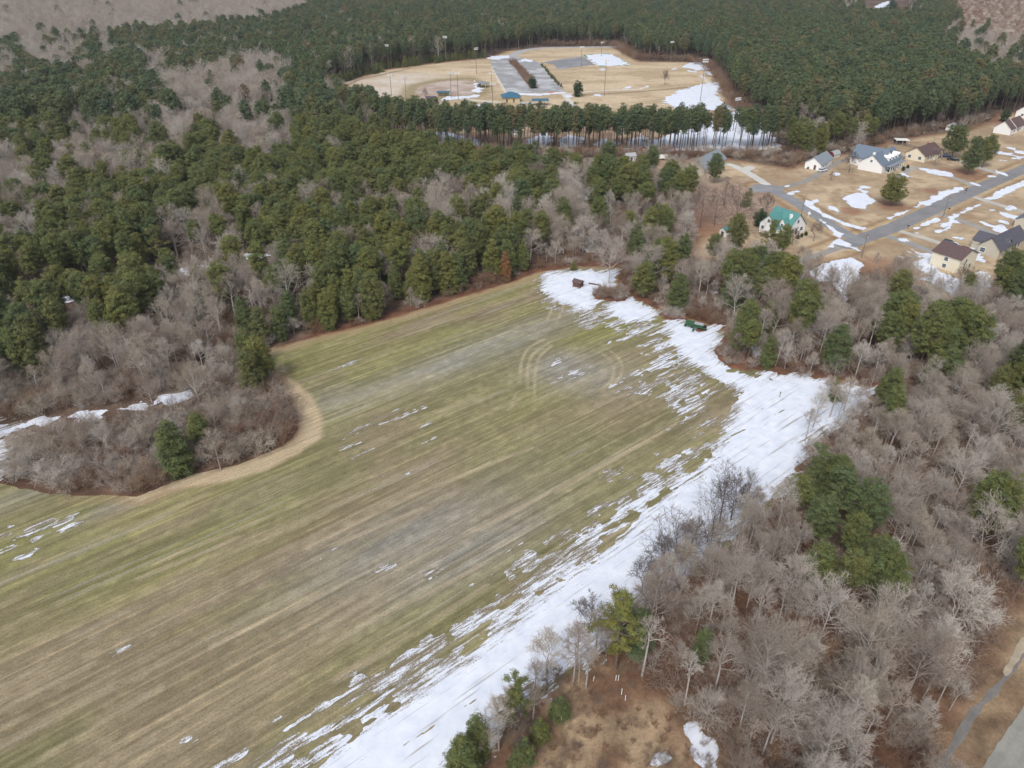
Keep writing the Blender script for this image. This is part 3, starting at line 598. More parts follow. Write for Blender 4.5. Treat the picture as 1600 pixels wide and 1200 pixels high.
def bare_geo(seed, H=15.0, R=5.0, form='vase', fine=1.0):
    r = np.random.default_rng(seed); big = []; tw = []
    def grow(p, d, L, rad, lvl, out):
        n = 3 if lvl < 2 else 2; pts = [p]; q = p.copy(); dd = d.copy()
        for i in range(n):
            dd = dd + r.normal(size=3) * (.10 if lvl < 2 else .16); dd[2] += .05; dd /= np.linalg.norm(dd); q2 = q + dd * L / n
            r0 = rad * (1 - .75 * i / n); r1 = rad * (1 - .75 * (i + 1) / n); out.append([*q, r0, *q2, r1]); q = q2; pts.append(q)
        return pts, dd
    fork = H * {'vase': .26, 'tall': .42, 'pole': .5, 'round': .22, 'shrub': .02}[form]; tr = .011 * H + .03
    stems = 1
    if form == 'shrub': stems = 9
    lean = r.normal(size=2) * .3
    tips = []
    if form != 'shrub':
        a = np.array([0, 0, -.3]); b = np.array([lean[0] * .5, lean[1] * .5, fork]); big.append([*a, tr * 1.15, *b, tr * .85])
        top = np.array([lean[0], lean[1], H * .80]); mid = (b + top) / 2 + r.normal(size=3) * .3; big.append([*b, tr * .8, *mid, tr * .5]); big.append([*mid, tr * .5, *top, tr * .2])
        nl = {'vase': 15, 'tall': 15, 'pole': 12, 'round': 20}[form]
        for i in range(nl):
            t = (i + .5) / nl; z = fork + (H * .78 - fork) * t ** .9; c = b + (top - b) * ((z - fork) / (H * .8 - fork)); an = i * 2.4 + r.normal() * .4
            if form in ('vase', 'round'):
                el = .45 + .75 * t if form == 'vase' else .15 + 1.1 * t; L = R * (1.25 - .45 * t)
            else: el = .65 + .5 * t; L = R * (1.3 - .5 * t)
            d = np.array([math.cos(an) * math.cos(el), math.sin(an) * math.cos(el), math.sin(el)]); tips.append((c, d, L * (.8 + .35 * r.random()), tr * .42 * (1 - .45 * t)))
    else:
        for i in range(stems):
            an = i * 2.4; el = .7 + .7 * r.random(); d = np.array([math.cos(an) * math.cos(el), math.sin(an) * math.cos(el), math.sin(el)])
            tips.append((np.array([math.cos(an), math.sin(an), 0]) * .35, d, H * (.65 + .4 * r.random()), .035))
    for c, d, L, rad in tips:
        pts, _ = grow(c, d, L, rad, 1, big)
        n2 = int(7 * fine) + 1
        for j in range(n2):
            t = .28 + .72 * (j + r.random()) / n2; k = min(len(pts) - 2, int(t * (len(pts) - 1))); f = t * (len(pts) - 1) - k; p = pts[k] + (pts[k + 1] - pts[k]) * min(1, f)
            e = d + rand_dirs(1, r)[0] * .95; e[2] += .15; e /= np.linalg.norm(e); L2 = L * (.50 - .22 * t) * (.8 + .5 * r.random())
            p2, _ = grow(p, e, L2, max(.016, rad * .36), 2, tw if form == 'shrub' else tw)
            n3 = int(6 * fine) + 1
            for m in range(n3):
                q = p2[0] + (p2[-1] - p2[0]) * (.2 + .8 * r.random()); g = e + rand_dirs(1, r)[0] * .95; g[2] += .12; g /= np.linalg.norm(g); L3 = L2 * (.45 + .4 * r.random())
                qe = q + g * L3; tw.append([*q, .017, *qe, .010])
                for s in range(2):
                    q3 = q + (qe - q) * (.35 + .55 * r.random()); h = g + rand_dirs(1, r)[0] * .9; h /= np.linalg.norm(h); tw.append([*q3, .013, *(q3 + h * L3 * (.4 + .3 * r.random())), .008])
    return tubes(tw, 3), tubes(big, 4)

class Proto: pass
PROTO = {}
def reg(key, crown, trunk, H, R): p = Proto(); p.crown = crown; p.trunk = trunk; p.H = H; p.R = R; p.joined = None; PROTO[key] = p
def reg_pine(key, leaf='pine', n=1, **kw):
    for i in range(n):
        rv = np.random.default_rng(hash_(key) * 3 + i); k2 = dict(kw); k2['R'] = kw['R'] * (.78 + .5 * rv.random()); k2['base'] = max(.02, kw['base'] + (rv.random() - .5) * .22)
        (V, T, c), (V2, Q) = pine_geo(hash_(key) + i, **k2)
        reg(f'{key}{i}', np_mesh(f'{key}_crown', V, T, M[leaf], c), np_mesh(f'{key}_trunk', V2, Q, M['bark']), kw['H'], kw['R'])
def hash_(s): return sum(ord(c) * (i + 3) for i, c in enumerate(s)) % 9973
def reg_bare(key, n=1, tw='twig', bk='grey', **kw):
    for i in range(n):
        (V, Q), (V2, Q2) = bare_geo(hash_(key) + i, **kw)
        reg(f'{key}{i}', np_mesh(f'{key}_twigs', V, Q, M[tw]), np_mesh(f'{key}_limbs', V2, Q2, M[bk]), kw['H'], kw['R'])
reg_pine('edge', n=7, H=13.5, R=3.3, base=.10, shape='full')
reg_pine('mid', n=8, H=16.5, R=3.1, base=.42, shape='round')
reg_pine('big', n=4, H=18.0, R=4.6, base=.30, shape='round')
reg_pine('open', n=3, H=17.0, R=5.2, base=.22, shape='open', size=.17)
reg_pine('wide', n=3, H=14.0, R=5.3, base=.16, shape='wide')
reg_pine('tall', n=6, leaf='pine_far', H=23.0, R=3.0, base=.56, shape='round', near=False)
reg_pine('far', n=6, leaf='pine_far', H=20.0, R=3.4, base=.40, shape='round', near=False, size=.40)
reg_pine('young', n=2, H=7.0, R=2.1, base=.03, shape='cone')
reg_pine('cedar', n=2, leaf='cedar', H=7.0, R=3.2, base=.02, shape='full')
reg_pine('rust', leaf='rust', n=1, H=12.0, R=2.0, base=.15, shape='full')
reg_bare('vase', n=4, H=14.0, R=5.0, form='vase')
reg_bare('round', n=3, H=13.0, R=4.8, form='round')
reg_bare('upright', n=4, H=15.5, R=3.0, form='tall')
reg_bare('pole', n=3, H=12.0, R=1.9, form='pole', fine=.7)
reg_bare('farbare', n=3, H=16.0, R=4.2, form='vase', fine=.7)
reg_bare('yardtree', n=2, tw='darktwig', bk='darktwig', H=14.0, R=5.5, form='round', fine=.7)
reg_bare('smallyard', n=2, tw='darktwig', bk='darktwig', H=5.5, R=2.2, form='vase', fine=.8)
reg_bare('shrub', n=4, tw='brush', bk='brush', H=3.2, R=2.0, form='shrub', fine=.8)
reg_bare('greyshrub', n=3, H=4.5, R=2.3, form='shrub', fine=.9)
def keys(prefix): return [k for k in PROTO if k[:-1] == prefix]

# ------------------------------------------------------------------ where the woods are what (traced at crown height in the photograph, placed in the world)
BARE = [  # polygon in crown pixels, share of bare trees, share left empty
 ([(-200,-80),(480,-80),(480,6),(440,22),(400,28),(270,38),(200,44),(100,50),(30,60),(-200,74)], .985, .06),
 ([(28,80),(60,78),(135,75),(137,92),(100,102),(60,100)], .9, .1), ([(-40,92),(25,100),(30,112),(0,122),(-40,125)], .85, .1), ([(160,68),(178,70),(176,86),(162,86)], .9, .1),
 ([(232,112),(262,102),(262,118),(240,130)], .8, .1), ([(172,152),(205,152),(202,172),(170,170)], .7, .1),
 ([(262,140),(300,132),(335,128),(350,140),(325,175),(268,175)], .85, .1), ([(340,118),(395,105),(445,108),(452,150),(455,190),(462,212),(430,224),(372,224),(365,205),(340,208),(342,190),(375,178),(385,150),(345,150)], .92, .05),
 ([(215,195),(250,182),(290,183),(300,208),(265,215),(220,213)], .85, .1), ([(75,248),(130,236),(160,240),(210,252),(250,230),(255,262),(200,275),(110,285),(60,290)], .75, .1),
 ([(-60,250),(80,248),(100,285),(100,330),(60,345),(45,370),(-60,380)], .8, .1), ([(20,300),(55,305),(55,370),(20,360)], .7, .1), ([(0,440),(20,430),(25,480),(0,485)], .9, 0), ([(100,190),(160,186),(170,212),(130,215)], .6, .1),
 ([(660,300),(700,285),(760,285),(830,270),(850,250),(905,232),(1000,238),(1035,265),(1040,300),(1080,300),(1190,330),(1180,385),(1090,395),(1010,420),(940,410),(890,390),(850,385),(820,350),(760,345),(700,350),(665,345)], .86, .22),
 ([(330,395),(395,385),(425,400),(415,440),(345,440)], .8, .05), ([(395,430),(440,440),(470,470),(440,560),(405,560),(370,500),(310,470),(330,430),(370,440)], .75, .05),
 ([(50,500),(110,470),(160,470),(180,500),(120,520),(100,560),(60,560)], .7, .1),
 ([(120,520),(190,490),(250,440),(330,430),(365,470),(380,560),(460,590),(480,640),(478,700),(300,740),(100,770),(-60,770),(-60,560),(40,545)], .99, .02),
 ([(1240,180),(1290,180),(1300,225),(1250,245),(1225,225)], .7, .1), ([(1330,175),(1352,180),(1350,225),(1330,225)], .8, 0),
 ([(1470,40),(1560,50),(1640,62),(1700,125),(1640,118),(1560,100),(1490,82)], .93, .25), ([(1290,-10),(1350,-10),(1345,12),(1300,14)], .85, .2), ([(1395,-10),(1460,-10),(1450,12),(1420,20)], .6, .2), ([(1300,0),(1345,0),(1345,10),(1305,14)], .8, .1), ([(845,70),(960,70),(1010,85),(1000,100),(900,100)], .35, .1),
]
PINEY = [  # green clumps inside the bare woods on the right
 [(1140,385),(1170,375),(1200,385),(1265,420),(1258,440),(1200,440),(1165,455),(1140,430)], [(1230,445),(1285,445),(1288,480),(1262,495),(1228,488)], [(1305,485),(1350,488),(1352,520),(1310,525)],
 [(1375,460),(1425,460),(1432,505),(1395,515),(1372,500)], [(1440,490),(1470,470),(1520,470),(1565,480),(1565,510),(1530,545),(1480,560),(1445,545)], [(1545,400),(1620,395),(1640,450),(1590,455),(1548,430)], [(1560,540),(1640,530),(1640,610),(1560,600)],
 [(985,375),(1005,370),(1045,372),(1055,400),(1010,415),(980,400)], [(1360,555),(1400,548),(1415,570),(1380,585),(1360,575)], [(1530,760),(1575,755),(1580,800),(1545,805)], [(1535,810),(1640,800),(1640,900),(1550,870)],
 [(820,260),(870,265),(880,300),(800,330),(800,280)], [(925,255),(1010,245),(1015,285),(930,300)],
]
# ---- explicit trees: (kind, u, v of the foot, height, note)
TREES = [
 # solitary pines and yard trees
 ('wide', 1392, 322, 12.5, 'dark open-branched pine alone on the tan lawn above the road bend', 'pine'),
 ('wide', 1487, 246, 15.5, 'lone pine with layered limbs standing behind the parked dark vehicles', 'pine'),
 ('wide', 1511, 273, 17, 'tall full yard pine in the reddish needle bed beside the main road', 'pine'),
 ('wide', 1534, 262, 15, 'pine close behind the tall full yard pine beside the main road', 'pine'),
 ('wide', 1115, 287, 13, 'dark green pine in front of the grey roofed house near the driveway', 'pine'),
 ('cedar', 1187, 354, 6.5, 'dark rounded evergreen beside the green roofed white house', 'evergreen'),
 ('round', 1062, 290, 13, 'leftmost bare tree screening the grey roofed house', 'bare tree'), ('round', 1083, 300, 14, 'bare tree before the middle of the grey roofed house', 'bare tree'), ('vase', 1072, 312, 13, 'bare tree lower down before the grey roofed house', 'bare tree'), ('vase', 1045, 285, 12, 'bare tree left of the screened grey roofed house', 'bare tree'),
 ('yardtree', 1146, 380, 19, 'tall bare yard tree standing beside the tiny green roofed shed', 'bare tree'),
 ('yardtree', 1116, 353, 13, 'bare tree with forked trunk up the yard from the tiny shed', 'bare tree'),
 ('yardtree', 1094, 357, 15, 'leftmost bare tree on the pinkish slope left of the tiny shed', 'bare tree'),
 ('yardtree', 1131, 324, 11, 'slender bare tree below the dark green pine on the slope', 'bare tree'),
 ('smallyard', 1196, 337, 8, 'small bare tree behind the dark rounded evergreen', 'bare tree'),
 ('smallyard', 1271, 377, 6.5, 'bushy dark bare tree on the lawn right of the green roofed house', 'bare tree'),
 ('smallyard', 1237, 384, 6, 'small bare tree before the front wall of the green roofed house', 'bare tree'),
 ('smallyard', 1219, 391, 5.5, 'bare little tree left below the green roofed house', 'bare tree'),
 ('smallyard', 1207, 395, 6.5, 'greyish bare little tree beside the low deck of the green roofed house', 'bare tree'),
 ('smallyard', 1326, 270, 9, 'dark bushy bare tree left of the large dormered house', 'bare tree'),
 ('smallyard', 1459, 259, 7, 'small bare tree before the cream house with brown roof', 'bare tree'),
 ('smallyard', 1298, 282, 3.5, 'tiny bare tree by the gravel drive', 'bare tree'),
 ('young', 1164, 322, 7, 'slim yellow green evergreen on the slope below the street end', 'evergreen'),
 ('cedar', 1568, 190, 7, 'dark evergreen at the wood edge behind the white house with brown roof', 'evergreen'),
 ('cedar', 832, 138, 7.5, 'dark round evergreen on the parking lot island', 'evergreen'),
 ('cedar', 903, 151, 10, 'green evergreen beside the path right of the parking lot', 'evergreen'),
 ('smallyard', 1039, 133, 9, 'thin bare sapling on the sports turf', 'bare tree'),
 ('smallyard', 665, 155, 6, 'thin bare sapling left of the blue roofed dugout', 'bare tree'),
 ('cedar', 1393, 18, 14, 'dark evergreen standing in the far snowy yard', 'evergreen'),
 ('smallyard', 1494, 470, 10, 'leafless sapling in the snow below the two-storey cream house', 'bare tree'),
 # trees of the snowy field corner
 ('vase', 951, 443, 15, 'large bare tree standing in snow right of the small brown hut', 'bare tree'),
 ('vase', 1013, 452, 14, 'pale whitish bare tree right of the large bare tree by the hut', 'bare tree'),
 ('edge', 1055, 490, 12.5, 'bushy green pine behind the red strip above the green machine', 'pine'),
 ('open', 1146, 562, 12.5, 'wispy pine overhanging the snow below the green machine', 'pine'),
 ('mid', 1168, 565, 12, 'second pine just right of the wispy one overhanging the snow', 'pine'),
 ('edge', 1196, 575, 9.5, 'ragged pine at the snow edge right of the two overhanging pines', 'pine'),
 ('big', 1178, 447, 13, 'large dark pine below the lane and green roofed house', 'pine'),
 ('mid', 1206, 447, 11.5, 'dark pine touching the large one below the lane', 'pine'),
 ('edge', 1232, 440, 9, 'low dark pine beside the end of the lane', 'pine'),
 ('edge', 1150, 460, 9.5, 'left flank pine of the dark clump below the lane', 'pine'),
 ('vase', 1145, 500, 13, 'pale bare tree above the wispy pine', 'bare tree'),
 ('vase', 1200, 510, 13.5, 'bare tree with spreading white limbs right of the wispy pine', 'bare tree'),
 ('yardtree', 1068, 420, 10.5, 'grey bare tree at the lower edge of the tan yard', 'bare tree'),
 ('greyshrub', 953, 460, 3.2, 'grey thicket under the large bare tree in the snow', 'shrub'), ('greyshrub', 968, 459, 3.2, 'grey thicket right beside the trunk of the large bare tree', 'shrub'), ('greyshrub', 938, 458, 2.6, 'leftmost grey thicket by the large bare tree', 'shrub'),
 ('young', 896, 422, 3.5, 'little green bush at the top edge of the snow', 'shrub'),
 ('young', 1305, 625, 6, 'small pine in the snow corner at the right end of the field', 'pine'),
 # edge of the upper wood
 ('edge', 515, 514, 12, 'bright green full pine standing out at the field edge', 'pine'),
 ('edge', 440, 532, 10.5, 'broad low pine at the left end of the field edge', 'pine'), ('edge', 412, 540, 11.5, 'bushy pine at the corner above the bare thicket', 'pine'), ('edge', 388, 528, 12, 'pine at the back of the corner clump', 'pine'),
 ('rust', 791, 440, 10, 'dead pine with orange needles in the field edge row', 'dead pine'),
 ('edge', 283, 742, 13.5, 'bright green pine alone in the bare thicket on the left', 'pine'), ('edge', 318, 700, 9.5, 'smaller pine behind the bright one in the left thicket', 'pine'), ('edge', 272, 728, 9.5, 'pine pressed against the bright one in the left thicket', 'pine'),
 # right-hand clump by the snow
 ('open', 1262, 790, 14.5, 'ragged dark pine leaning over the snow at top left of the big clump', 'pine'), ('mid', 1298, 822, 14, 'pine in the upper middle of the big green clump', 'pine'), ('big', 1335, 850, 14.5, 'wide pine on the right flank of the big green clump', 'pine'),
 ('big', 1268, 860, 13, 'pine on the left flank of the big green clump', 'pine'), ('mid', 1318, 890, 13, 'pine in the heart of the big green clump', 'pine'), ('big', 1350, 945, 14.5, 'yellow green pine at the lower right of the big clump', 'pine'),
 ('edge', 1266, 930, 12, 'pine at the lower left of the big green clump', 'pine'), ('mid', 1310, 950, 13, 'lowest pine in the middle of the big green clump', 'pine'), ('big', 1372, 960, 13, 'last pine at the lower right tip of the big clump', 'pine'), ('mid', 1235, 820, 12, 'thin pine at the snow side of the big clump', 'pine'), ('edge', 1290, 790, 12, 'pine behind the ragged dark one in the big clump', 'pine'),
 # bottom, by the snow edge
 ('open', 962, 1045, 17, 'dark pine over the snow edge above the brown clearing', 'pine'), ('edge', 990, 1030, 11, 'fuller green pine right of the dark pine above the clearing', 'pine'),
 ('open', 806, 1140, 12, 'small dark pine at the snow edge left of the clearing', 'pine'), ('edge', 748, 1185, 9, 'dark young pine at the bottom of the snow edge', 'pine'), ('edge', 725, 1225, 10, 'dark pine cut by the bottom frame edge', 'pine'),
 ('edge', 1092, 1040, 8, 'olive green young pine among pale bare trees right of the clearing', 'pine'), ('young', 873, 1118, 4, 'small green sapling beside the white stake left of the clearing', 'evergreen'), ('young', 842, 1152, 4, 'small green sapling at the clearing rim', 'evergreen'), ('young', 818, 1185, 4.5, 'lowest green sapling left of the clearing', 'evergreen'), ('young', 804, 1195, 3.5, 'tiny yellow green sapling near the bottom edge', 'evergreen'),
 ('pole', 1003, 1056, 15, 'tall white trunked bare tree above the clearing', 'bare tree'), ('upright', 895, 1070, 14, 'white forked bare tree at the upper left of the clearing', 'bare tree'), ('upright', 854, 1070, 13, 'bare tree with twin pale trunks left of the forked white one', 'bare tree'), ('pole', 929, 1032, 12.5, 'slim pale bare tree left of the dark pine', 'bare tree'),
 ('pole', 1070, 1100, 12, 'thin pale bare tree right of the clearing', 'bare tree'), ('upright', 1115, 1085, 13, 'pale bare tree right of the thin one near the clearing', 'bare tree'), ('yardtree', 1050, 905, 13, 'dark bare tree against the snow in the middle', 'bare tree'), ('yardtree', 1105, 880, 13.5, 'tall bare tree before the snow right of the dark one', 'bare tree'), ('smallyard', 1028, 898, 8, 'lower bare sapling before the snow', 'bare tree'),
 ('smallyard', 1078, 872, 8, 'low dark bare sapling between the two dark trees before the snow', 'bare tree'), ('smallyard', 1142, 812, 9, 'dark bare sapling at the upper end of the sapling row', 'bare tree'), ('smallyard', 1002, 925, 7, 'dark bare sapling at the lower end of the sapling row', 'bare tree'), ('yardtree', 1162, 800, 9, 'dark bare tree closest to the big green clump on the snow side', 'bare tree'), ('smallyard', 918, 990, 7, 'small dark bare sapling on the snow edge above the clearing', 'bare tree'),
 ('yardtree', 1124, 818, 12, 'upper right bare sapling before the snow', 'bare tree'),
 ('vase', 1470, 1000, 13.5, 'broad tan bare crown near the ditch at lower right', 'bare tree'),
 # pale crowns that stand out in the upper wood
 ('vase', 278, 400, 12, 'round white bare crown left of the three pale crowns', 'bare tree'), ('vase', 368, 410, 12.5, 'wide white bare crown among pines', 'bare tree'), ('vase', 322, 408, 11, 'pinkish bare crown between two white crowns', 'bare tree'), ('round', 529, 378, 12.5, 'solitary round whitish bare crown among dark pines', 'bare tree'), ('upright', 470, 385, 13, 'narrow white bare tree left of the solitary round crown', 'bare tree'), ('vase', 661, 430, 13, 'fan shaped whitish bare crown close to the field edge pines', 'bare tree'),
 ('vase', 676, 385, 15, 'tall pale bare tree at the left of the bare middle wood', 'bare tree'), ('round', 56, 450, 12, 'round grey bare crown in the left wood', 'bare tree'), ('vase', 500, 455, 11.5, 'white bare crown above the bright edge pine', 'bare tree'), ('vase', 65, 545, 12, 'wide grey bare crown at the far left', 'bare tree'), ('vase', 330, 455, 12, 'pale bare crown above the snowy ditch line', 'bare tree'), ('vase', 385, 460, 13, 'grey bare crown right of the snowy ditch line', 'bare tree'),
 ('vase', 342, 222, 14, 'white bare crown beside the pale patch in the upper left', 'bare tree'), ('vase', 237, 262, 13, 'white bare crown in the left middle distance', 'bare tree'), ('vase', 285, 258, 13, 'second white bare crown in the left middle distance', 'bare tree'),
 ('vase', 245, 650, 10, 'whitish bare crown by the dirt corner of the left wood', 'bare tree'), ('vase', 315, 640, 12, 'wide whitish bare crown above the bend of the dirt track', 'bare tree'), ('vase', 345, 735, 9, 'grey bare crown inside the dirt track bend', 'bare tree'),
]
A_k, A_x, A_y, A_h, A_lab, A_cat = [], [], [], [], [], []
KIND_ALL = []
def add_tree(kind, x, y, h, lab=None, cat=None):
    A_k.append(kind); A_x.append(x); A_y.append(y); A_h.append(h); A_lab.append(lab); A_cat.append(cat)
for t in TREES:
    x, y = P(t[1], t[2]); add_tree(t[0], x, y, t[3], t[4], t[5])
EX = np.array([A_x, A_y]).T.copy()
_fr = PP([(735,1210),(790,1150),(860,1085),(930,1040),(1000,985),(1060,925),(1120,870),(1185,812)])
for a_, b_ in zip(_fr[:-1], _fr[1:]):
    n_ = int(np.linalg.norm(b_ - a_) / 1.9)
    for k_ in range(n_):
        q = a_ + (b_ - a_) * (k_ + rng.random()) / n_ + rng.normal(size=2) * 1.3; kd = ('upright', 'pole', 'smallyard', 'upright', 'pole')[int(rng.integers(5))]; add_tree(kd, q[0], q[1], {'upright': 10, 'pole': 8.5, 'smallyard': 6.5, 'yardtree': 9}[kd] * (.7 + .5 * rng.random()))
for u_, v_ in ((1296, 652), (1318, 643), (1340, 634), (1282, 640), (1334, 652), (1306, 664), (1355, 622), (1270, 668), (1258, 690)): q = P(u_, v_); add_tree('upright' if u_ % 4 else 'pole', q[0], q[1], 8 + 3 * rng.random())

def jitter(x0, x1, y0, y1, s, r=rng):
    gx, gy = np.meshgrid(np.arange(x0, x1, s), np.arange(y0, y1, s)); gx = gx + (r.random(gx.shape) - .5) * s * .95 + (np.round(gy / s) % 2)[...] * s * .5; gy = gy + (r.random(gx.shape) - .5) * s * .95
    return gx.ravel(), gy.ravel()
def frame_mask(x, y, z, mu=260, mv=320):
    u, v, d = proj(x, y, z); return (u > -mu) & (u < 1600 + mu) & (v < 1200 + mv) & (v > -140) & (d > 5)
BELT = PP([(555,196),(600,214),(640,226),(700,233),(840,237),(1000,239),(1222,235),(1222,224),(1000,226),(840,224),(700,219),(640,210),(560,186)])
def classify(x, y):
    """0 = pine, 1 = bare, 2 = nothing"""
    u, v, d = proj(x, y, 11.0); u0, v0, _ = proj(x, y, 0.0); r = rng.random(x.shape)
    big = fbm(x / 26, y / 26, 201, 3); pb = np.clip((big - .585) * 3.4, 0, .7) * (v > 60) * (v < 480) + .06 + .09 * ((u < 720) & (v > 110) & (v < 520)); pe = np.full(x.shape, .05)
    right = (u > 1040) & (v0 > 425) | (u0 > 1560) & (v0 > 440) | ((v0 > 780) & (u0 > 700)) | ((u > 880) & (v0 > 425))
    pb = np.where(right, np.where(v0 > 700, .995, .95), pb); pe = np.where(right, .08, pe)
    # plantations: no bare trees
    pl = inpoly(u, v, [(1110,55),(1480,40),(1640,110),(1640,190),(1440,215),(1300,235),(1215,235),(1150,170),(1115,120)]); pb = np.where(pl, .01, pb)
    pl = inpoly(u, v, [(455,20),(1110,-40),(1120,95),(700,85),(530,110),(500,150),(540,180),(470,190),(455,110),(400,90)]); pb = np.where(pl, .05, pb)
    pl = inpoly(u, v, [(470,190),(640,200),(700,250),(800,270),(640,300),(430,290),(250,230),(330,225)]); pb = np.where(pl, .05, pb)
    ul, vl, _ = proj(x, y, 6.0); uh, vh, _ = proj(x, y, 17.0)
    for poly, b, e in BARE: m = inpoly(u, v, poly) | (inpoly(ul, vl, poly) | inpoly(uh, vh, poly)) & (v0 < 300); pb = np.where(m, b, pb); pe = np.where(m, e, pe)
    for poly in PINEY: m = inpoly(u, v, poly) & inpoly(*proj(x, y, 14.5)[:2], poly); pb = np.where(m, .12, pb); pe = np.where(m, 0, pe)
    m = inpoly(u, v, [(520,430),(840,380),(850,440),(700,500),(520,560),(400,560),(380,500),(470,480)]) & (sdf(x, y, FIELD) > -16); pb = np.where(m, .08, pb)
    out = np.where(r < pb, 1, 0); out = np.where(rng.random(x.shape) < pe, 2, out); return out
def free(x, y, margin):
    ok = clear_dist(x, y) < -margin
    return ok
def away(x, y, rad):
    d = np.full(x.shape, 1e9)
    for ex, ey in EX: d = np.minimum(d, (x - ex) ** 2 + (y - ey) ** 2)
    return d > rad * rad
def pick(arr): return arr[int(rng.integers(len(arr)))]

# main wood, three rings of distance
rings = [((-420, 460, -40, 330), 5.0), ((-640, 760, 330, 640), 5.6), ((-1250, 1350, 640, 1500), 7.2)]
for (bx, sp) in rings:
    x, y = jitter(bx[0], bx[1], bx[2], bx[3], sp)
    m = frame_mask(x, y, 12.0); x, y = x[m], y[m]
    m = free(x, y, 1.5) & (sdf(x, y, BELT) < 2); x, y = x[m], y[m]
    m = away(x, y, 4.2); x, y = x[m], y[m]
    for l_, w_ in LINES.values(): m = dline(x, y + 7, l_) > 8.5; x, y = x[m], y[m]
    c = classify(x, y); u, v, d = proj(x, y, 0); fe = sdf(x, y, FIELD); cd = clear_dist(x, y)
    for i in range(len(x)):
        if c[i] == 2: continue
        dist = d[i]; rr = rng.random()
        if c[i] == 1:
            if dist > 420: k, h = 'farbare', 14 + 4 * rr
            else: k = ('vase', 'vase', 'round', 'upright', 'upright', 'pole')[int(rng.integers(6))]; h = {'vase': 11.5, 'round': 10.5, 'upright': 12, 'pole': 9}[k] * (.75 + .45 * rr)
            if u[i] < 900 and v[i] < 520: h *= 1.22
            if fe[i] > -9 and v[i] < 800: h *= .55
            if inpoly(u[i], v[i], [(0,640),(300,600),(480,600),(500,700),(300,760),(0,790)]): h *= .62
        else:
            if fe[i] > -12 and dist < 330: k, h = 'edge', 10.5 + 4.5 * rr
            elif dist > 380: k, h = ('tall' if cd[i] > -16 else 'far'), 15.5 + 7 * rr
            elif rr < .12: k, h = 'big', 15 + 3 * rng.random()
            elif rr < .17: k, h = 'edge', 12 + 4 * rng.random()
            elif rr < .20: k, h = 'open', 14 + 4 * rng.random()
            else: k, h = 'mid', 12 + 6.5 * rng.random()
            if 380 < dist and 1100 < u[i] < 1700 and v[i] < 250: h *= 1.08
        add_tree(k, x[i], y[i], h)
# a second, denser scatter of slim bare trees in the lower right wood
x, y = jitter(10, 200, 40, 190, 5.4); u0_, v0_, _ = proj(x, y, 0); m = (v0_ > 560) & (u0_ > 860) & free(x, y, 1.0) & away(x, y, 3.0) & frame_mask(x, y, 8); x, y = x[m], y[m]
u1_, v1_, _ = proj(x, y, 10)
for i in range(len(x)):
    if any(inpoly(np.array([u1_[i]]), np.array([v1_[i]]), p)[0] for p in PINEY) or inpoly(np.array([u1_[i]]), np.array([v1_[i]]), [(1200,640),(1300,640),(1370,730),(1410,890),(1330,900),(1220,800)])[0]: continue
    kd = ('upright', 'pole', 'round', 'upright')[int(rng.integers(4))]; add_tree(kd, x[i], y[i], {'upright': 9.5, 'pole': 8, 'round': 7.5}[kd] * (.7 + .5 * rng.random()))
# trees on both sides of a plantation edge are tall and bare-stemmed: belt before the ball park
x, y = jitter(-130, 170, 366, 460, 3.2); m = (sdf(x, y, BELT) > 0); x, y = x[m], y[m]
u, v, d = proj(x, y, 0); keep = (rng.random(x.shape) < np.where(u < 640, .95, np.where(u < 1090, .88, .62))) ; x, y, u = x[keep], y[keep], u[keep]
for i in range(len(x)):
    if rng.random() < .06: add_tree('farbare', x[i], y[i], 13 + 3 * rng.random())
    else: add_tree('tall', x[i], y[i], 16.5 + 5 * rng.random())
# undergrowth hedge below the belt and along the far edges
def along(pts, step, wid):
    pts = [np.array(p) for p in pts]; out = []
    for a, b in zip(pts[:-1], pts[1:]):
        L = np.linalg.norm(b - a); n = max(1, int(L / step)); nn = np.array([-(b - a)[1], (b - a)[0]]) / (L + 1e-9)
        for k in range(n): out.append(a + (b - a) * (k + rng.random()) / n + nn * rng.normal() * wid)
    return out
A_b = []   # brush: (kind, x, y, h)
for p in along(PP([(600,215),(700,240),(840,243),(1000,243),(1150,246),(1215,243)]), 1.6, 2.2): A_b.append(('shrub' if rng.random() < .7 else 'greyshrub', p[0], p[1], 3 + 2 * rng.random()))
for p in along(PP([(505,146),(530,129),(600,108),(700,95),(760,90)]), 2.2, 3): A_b.append(('young', p[0], p[1] + 3, 5 + 3 * rng.random()))
for p in along(PP([(850,72),(960,72),(1000,94),(1080,96),(1112,106),(1128,128),(1150,165),(1200,196)]), 3.0, 3): A_b.append(('shrub', p[0], p[1] + 2, 4 + 2 * rng.random()))
for p in along(PP([(801,98),(812,110),(822,122),(832,134)]), 1.6, 1.2): A_b.append(('shrub', p[0], p[1], 2.6 + rng.random()))
for p in along(PP([(846,101),(862,120),(876,136)]), 2.5, .6): A_b.append(('young', p[0], p[1], 1.6 + rng.random()))
for p in along(PP([(1225,262),(1290,240),(1345,238),(1380,220),(1440,210),(1500,202),(1545,188)]), 3.2, 2.5): A_b.append(('shrub' if rng.random() < .6 else 'greyshrub', p[0], p[1] + 3, 3 + 2 * rng.random()))
for p_ in BEDS[:3]:
    lo_, hi_ = p_.min(0), p_.max(0)
    for k_ in range(60):
        q = lo_ + (hi_ - lo_) * rng.random(2)
        if sdf(q[0], q[1], p_) > .3 and rng.random() < .6: A_b.append(('greyshrub' if rng.random() < .6 else 'shrub', q[0], q[1], 1.2 + 2.2 * rng.random()))
